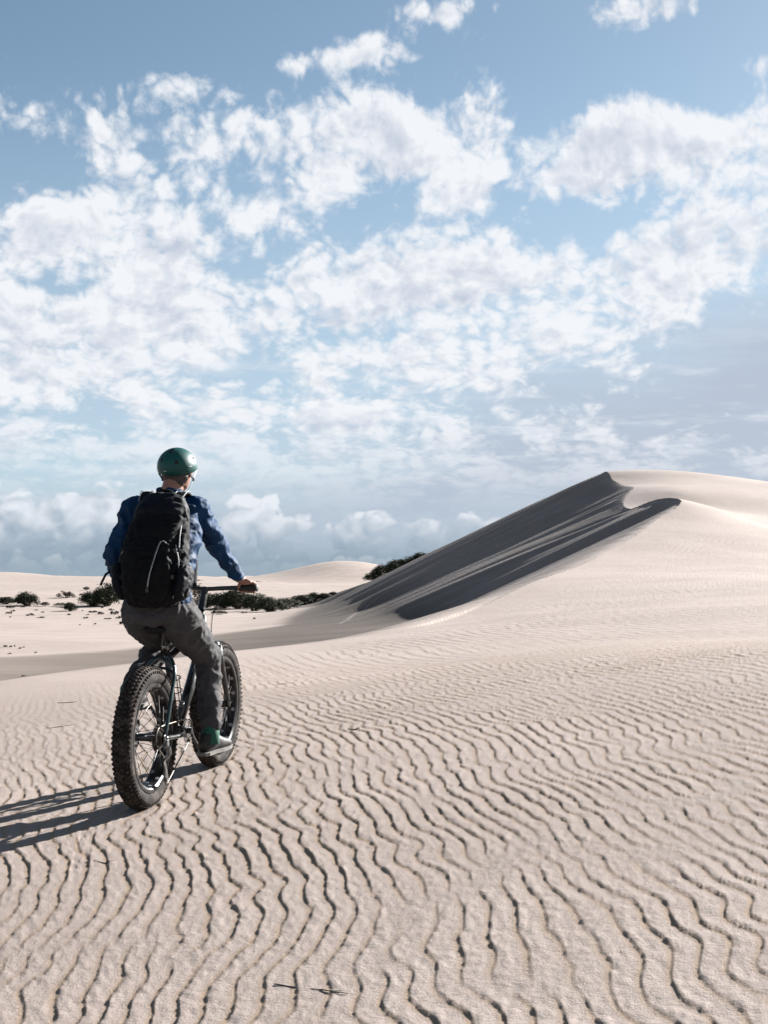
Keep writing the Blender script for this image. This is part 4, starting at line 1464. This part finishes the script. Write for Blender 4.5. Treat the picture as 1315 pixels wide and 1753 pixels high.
M_LEAF = leaf_mat('dull_green_leaves', (0.015, 0.019, 0.010), (0.062, 0.066, 0.034))
M_LEAF2 = leaf_mat('dry_brown_leaves', (0.026, 0.018, 0.012), (0.075, 0.055, 0.036))
M_STEM = simple_mat('grey_brown_stem', (0.06, 0.045, 0.033), 0.9, 0, 0.3, 20)

def shrub_mesh(name, seed, clumps, leaves, leaf, mat, flat=1.0):
    """unit shrub (about 2 wide, 1 high): branching stems that carry clumps of small leaves"""
    r = random.Random(seed)
    m = MB()
    cs_ = []
    for i in range(clumps):
        a = r.random() * 6.283
        q = math.sqrt(r.random())
        x, y = q * math.cos(a) * .78, q * math.sin(a) * .78
        z = (0.16 + 0.62 * math.sqrt(max(0, 1 - q * q * .9)) * (0.15 + .85 * r.random() ** .6)) * flat
        cs_.append((x, y, z, .20 + .16 * r.random()))
    for (x, y, z, rr_) in cs_:
        m.tube([(x * .12, y * .12, -.05), (x * .45, y * .45, z * .45), (x, y, z)], [.022, .014, .006] if 0 else .012, 4)
    n_st = len(m.f)
    for (x, y, z, rr_) in cs_:
        for _ in range(leaves):
            while True:
                v = Vector((r.uniform(-1, 1), r.uniform(-1, 1), r.uniform(-1, 1)))
                if .25 < v.length < 1:
                    break
            p = Vector((x, y, z)) + Vector((v.x, v.y, v.z * .75)) * rr_
            if p.z < 0.0:
                p.z = r.random() * .08
            nn = (v.normalized() + Vector((r.gauss(0, .5), r.gauss(0, .5), r.gauss(0, .5) + .3))).normalized()
            u = nn.orthogonal().normalized()
            u = Quaternion(nn, r.random() * 6.28) @ u
            w2 = nn.cross(u)
            L = leaf * r.uniform(.6, 1.3)
            m.add([p - u * L, p + w2 * L * .45, p + u * L, p - w2 * L * .45], [(0, 1, 2, 3)], False)
    me_ = bpy.data.meshes.new(name)
    me_.from_pydata(m.v, [], m.f)
    me_.materials.append(M_STEM)
    me_.materials.append(mat)
    me_.polygons.foreach_set('material_index', [0] * n_st + [1] * (len(m.f) - n_st))
    me_.update()
    return me_

SH = [shrub_mesh('shrub_green_a', 1, 60, 75, .048, M_LEAF), shrub_mesh('shrub_green_b', 2, 52, 75, .052, M_LEAF), shrub_mesh('shrub_green_c', 3, 66, 70, .046, M_LEAF)]
SD = [shrub_mesh('shrub_dry_a', 4, 16, 70, .075, M_LEAF2), shrub_mesh('shrub_dry_b', 5, 14, 60, .080, M_LEAF2)]
TF = [shrub_mesh('tuft_a', 6, 9, 40, .11, M_LEAF2, .8), shrub_mesh('tuft_b', 7, 8, 40, .12, M_LEAF, .8)]
rs = random.Random(4)

def place_plant(name, px, py, wpx, hpx, mesh, label, cat, group, dmin=34.0, D=None):
    if D is None:
        x, y, z = ground_at(px, py, dmin)
    else:
        x, y = (px - CX) / F_PX * D, D
        z = gz(x, y)
    k = y / F_PX
    if name == 'shrub':
        wpx, hpx = wpx * 1.15, hpx * rs.uniform(.75, 1.2)
    o = link(bpy.data.objects.new(name, mesh))
    wd = wpx * k / 2
    ht = hpx * k
    o.scale = (wd, wd * rs.uniform(.8, 1.0), ht / .95)
    o.rotation_euler = (0, 0, rs.random() * 6.28)
    o.location = (x, y, z - ht * .04)
    tag(o, label, cat, group)
    return o

G1 = 'shrubs in the valley left of the rider'
for px, py, wd, ht, me_, lab in [
    (8, 1034, 44, 17, SH[1], "low green shrub cut off by the photo's left edge"),
    (46, 1037, 48, 33, SH[0], "rounded dark green shrub, biggest one near the photo's left edge"),
    (76, 1038, 18, 8, SD[0], "small flat scrub touching the right side of the rounded left shrub"),
    (113, 1023, 32, 15, SD[1], "brown domed shrub alone on pale sand, left of the big bush by the rider's hip"),
    (103, 1038, 28, 9, SD[0], "low brown scrub strip just below the brown domed shrub"),
    (120, 1046, 26, 15, SH[1], "dark little shrub at the lower left foot of the bush by the rider's hip"),
    (158, 1038, 56, 26, SH[2], "left half of the dark bush beside the rider's left hip"),
    (182, 1037, 52, 42, SH[0], "tall crown of the dark bush right beside the rider's left hand"),
    (148, 1010, 14, 6, SD[1], "tiny shrub high on the pale far sand left of the rider"),
    (139, 1021, 10, 6, SD[0], "tiny round shrub between the domed brown shrub and the tall dark bush")]:
    place_plant('shrub', px, py, wd, ht, me_, lab, 'shrub', G1)
G2 = 'dark shrub bank behind the right hand'
for px, py, wd, ht, me_, lab in [
    (338, 1022, 26, 26, SD[1], "brown bristly scrub close to the rider's right hip"),
    (352, 1040, 46, 25, SH[1], "first dark shrub of the bank right of the rider's hip"),
    (380, 1042, 62, 27, SH[2], "dark shrub of the bank below the rider's right forearm"),
    (408, 1042, 57, 34, SH[0], "dark shrub of the bank directly under the rider's right hand"),
    (436, 1046, 57, 34, SH[1], "dark shrub of the bank just right of the handlebar end"),
    (462, 1047, 59, 32, SH[2], "broad dark shrub in the middle of the bank on the slope's edge"),
    (490, 1042, 59, 27, SH[0], "dark shrub right of the middle of the bank"),
    (517, 1035, 49, 20, SH[1], "dark shrub near the right end of the bank"),
    (540, 1029, 33, 14, SH[0], "small dark shrub at the right end of the main bank"),
    (556, 1024, 23, 12, SH[2], "isolated small shrub just right of the bank"),
    (570, 1019, 16, 8, SH[1], "last tiny shrub right of the bank, on the dune's edge")]:
    place_plant('shrub', px, py, wd, ht, me_, lab, 'shrub', G2, 95.0)
for px, py, wd, ht, me_, lab in [
    (374, 1052, 30, 8, SD[0], 'flat dark scrub on sand in front of the shrub bank'),
    (372, 1045, 34, 8, SD[1], 'thin scrub strip between flat scrub and shrub bank'),
    (418, 1050, 14, 4, TF[0], 'tiny tuft under the bank above the dune slope')]:
    place_plant('shrub', px, py, wd, ht, me_, lab, 'shrub', G2, 60.0)
G3 = 'thicket on the dune skyline'
for i, (px, py, wd, ht, lab) in enumerate([
    (640, 998, 24, 14, 'lowest left shrub of the thicket on the dark dune skyline'),
    (658, 990, 30, 16, 'second shrub from the left in the skyline thicket'),
    (680, 981, 32, 16, 'middle shrub of the skyline thicket'),
    (702, 973, 30, 17, 'second shrub from the right in the skyline thicket'),
    (722, 966, 24, 16, 'topmost right shrub of the thicket on the dark dune skyline')]):
    # they root just behind the crest of the far arm
    D = float(np.interp(px, [600, 735], [132.6, 118.2]))
    o = place_plant('shrub', px, py + 2, wd * 1.45, ht * 1.5, SH[i % 3], lab, 'shrub', G3, D=D)
ORD = ['first', 'second', 'third', 'fourth', 'fifth', 'sixth', 'seventh', 'eighth', 'ninth', 'tenth', 'eleventh', 'twelfth', 'thirteenth', 'fourteenth', 'fifteenth', 'sixteenth',
       'seventeenth', 'eighteenth', 'nineteenth', 'twentieth', 'twenty-first', 'twenty-second', 'twenty-third', 'twenty-fourth']
G4 = 'far bushes on the white sand horizon'
for i, (px, wd, ht) in enumerate([(338, 26, 7), (358, 24, 6), (378, 24, 6), (398, 22, 6), (424, 26, 8), (442, 26, 7), (458, 22, 6), (472, 16, 4)]):
    place_plant('shrub', px, 1001 + (px > 440) * 1, wd, ht, SH[i % 3], ORD[i] + ' bush from the left in the far row where white sand meets sky', 'shrub', G4, D=300 + 6 * (i % 3))
G5 = 'small tufts on the valley sand'
for i, (px, py, wd, ht) in enumerate(sorted([(18, 1041, 20, 7), (14, 1051, 15, 6), (22, 1047, 10, 5), (17, 1057, 6, 3), (38, 1040, 10, 3), (52, 1054, 19, 6), (70, 1058, 17, 4), (61, 1045, 8, 3), (72, 1049, 8, 4), (118, 1053, 12, 4),
                                     (157, 1049, 22, 6), (150, 1053, 8, 3), (173, 1052, 16, 8), (190, 1045, 13, 5), (196, 1052, 20, 10), (203, 1059, 14, 7), (183, 1060, 18, 4), (145, 1059, 14, 5), (210, 1069, 16, 9),
                                     (162, 1069, 7, 4), (136, 1070, 4, 3), (175, 1041, 9, 4), (141, 1046, 4, 3)])):
    place_plant('grass_tuft', px, py, wd, ht, TF[i % 2], ORD[i] + ' small tuft from the left in the scatter below the left shrubs', 'plant', G5)
G6 = 'tufts on the grey hollow'
for i, (px, py, wd, ht) in enumerate(sorted([(8, 1108, 9, 6), (17, 1108, 7, 5), (24, 1107, 5, 4), (33, 1111, 8, 5), (40, 1109, 5, 4), (16, 1120, 8, 4), (60, 1118, 6, 4)])):
    place_plant('grass_tuft', px, py, wd, ht, TF[i % 2], ORD[i] + ' tuft from the left in the sparse row low at the left edge', 'plant', G6)
place_plant('grass_tuft', 40, 1158, 10, 4, TF[0], 'single flat tuft on grey sand just above the near crest at left', 'plant', None)
place_plant('grass_tuft', 435, 1060, 7, 5, TF[1], 'single tuft on the pale edge where the dune foot meets the valley', 'plant', None)

# ------------------------------------------------------------------ driftwood and twigs
M_TWIG = simple_mat('weathered_twig', (0.085, 0.066, 0.052), 0.9, 0, 0.4, 40, 0.5, 120)
def near_ground(px, py):
    return ground_at(px, py, 2.5, 30.0)
def twig(pts_px, r0, label, forks=()):
    """a crooked twig lying on the sand along photograph pixels"""
    P3 = []
    for px, py in pts_px:
        x, y, z = near_ground(px, py)
        P3.append(Vector((x, y, gz(x, y, True) + r0 * .1)))
    n = len(P3)
    k = 4
    path = [Vector(p) for p in catmull(np.array([tuple(p) for p in P3]), k)]
    rd = [r0 * (1 - .6 * i / (len(path) - 1)) * rs.uniform(.85, 1.15) for i in range(len(path))]
    base_ = path[0].copy()
    m = MB().loft([p - base_ + Vector((0, 0, rs.uniform(0, r0))) for p in path], rd, 7)
    for t, dxy in forks:
        q = path[int(t * (len(path) - 1))] - base_
        m.loft([q, q + Vector((dxy[0] * .5, dxy[1] * .5, r0 * 1.5)), q + Vector((dxy[0], dxy[1], r0 * .8))], [r0 * .6, r0 * .45, r0 * .2], 6)
    o = m.build('twig', M_TWIG)
    o.location = base_
    tag(o, label, 'twig', 'twigs lying on the sand')
twig([(614, 1248), (606, 1250), (596, 1249)], .0065, 'short dark twig on the sand right of the front wheel', [(.3, (.02, .02))])
twig([(507, 1167), (497, 1169), (486, 1171), (474, 1172)], .0045, 'thin twig near the crest, up and right of the front wheel')
twig([(196, 1473), (188, 1476), (178, 1477), (160, 1474)], .0028, 'thin twig on the ripples below the bicycle shadow')
twig([(470, 1686), (500, 1689), (540, 1694), (585, 1698)], .0020, 'long bleached stick half buried at the bottom of the photo')
twig([(548, 1694), (570, 1699), (596, 1702)], .0022, 'short dark stick beside the long stick at the bottom')
twig([(132, 1201), (120, 1203), (98, 1204)], .004, 'thin twig on the left shoulder above the tyre shadow')
twig([(124, 1241), (112, 1243), (92, 1246), (78, 1247)], .0035, 'thin twig on the sand left of the rear wheel')
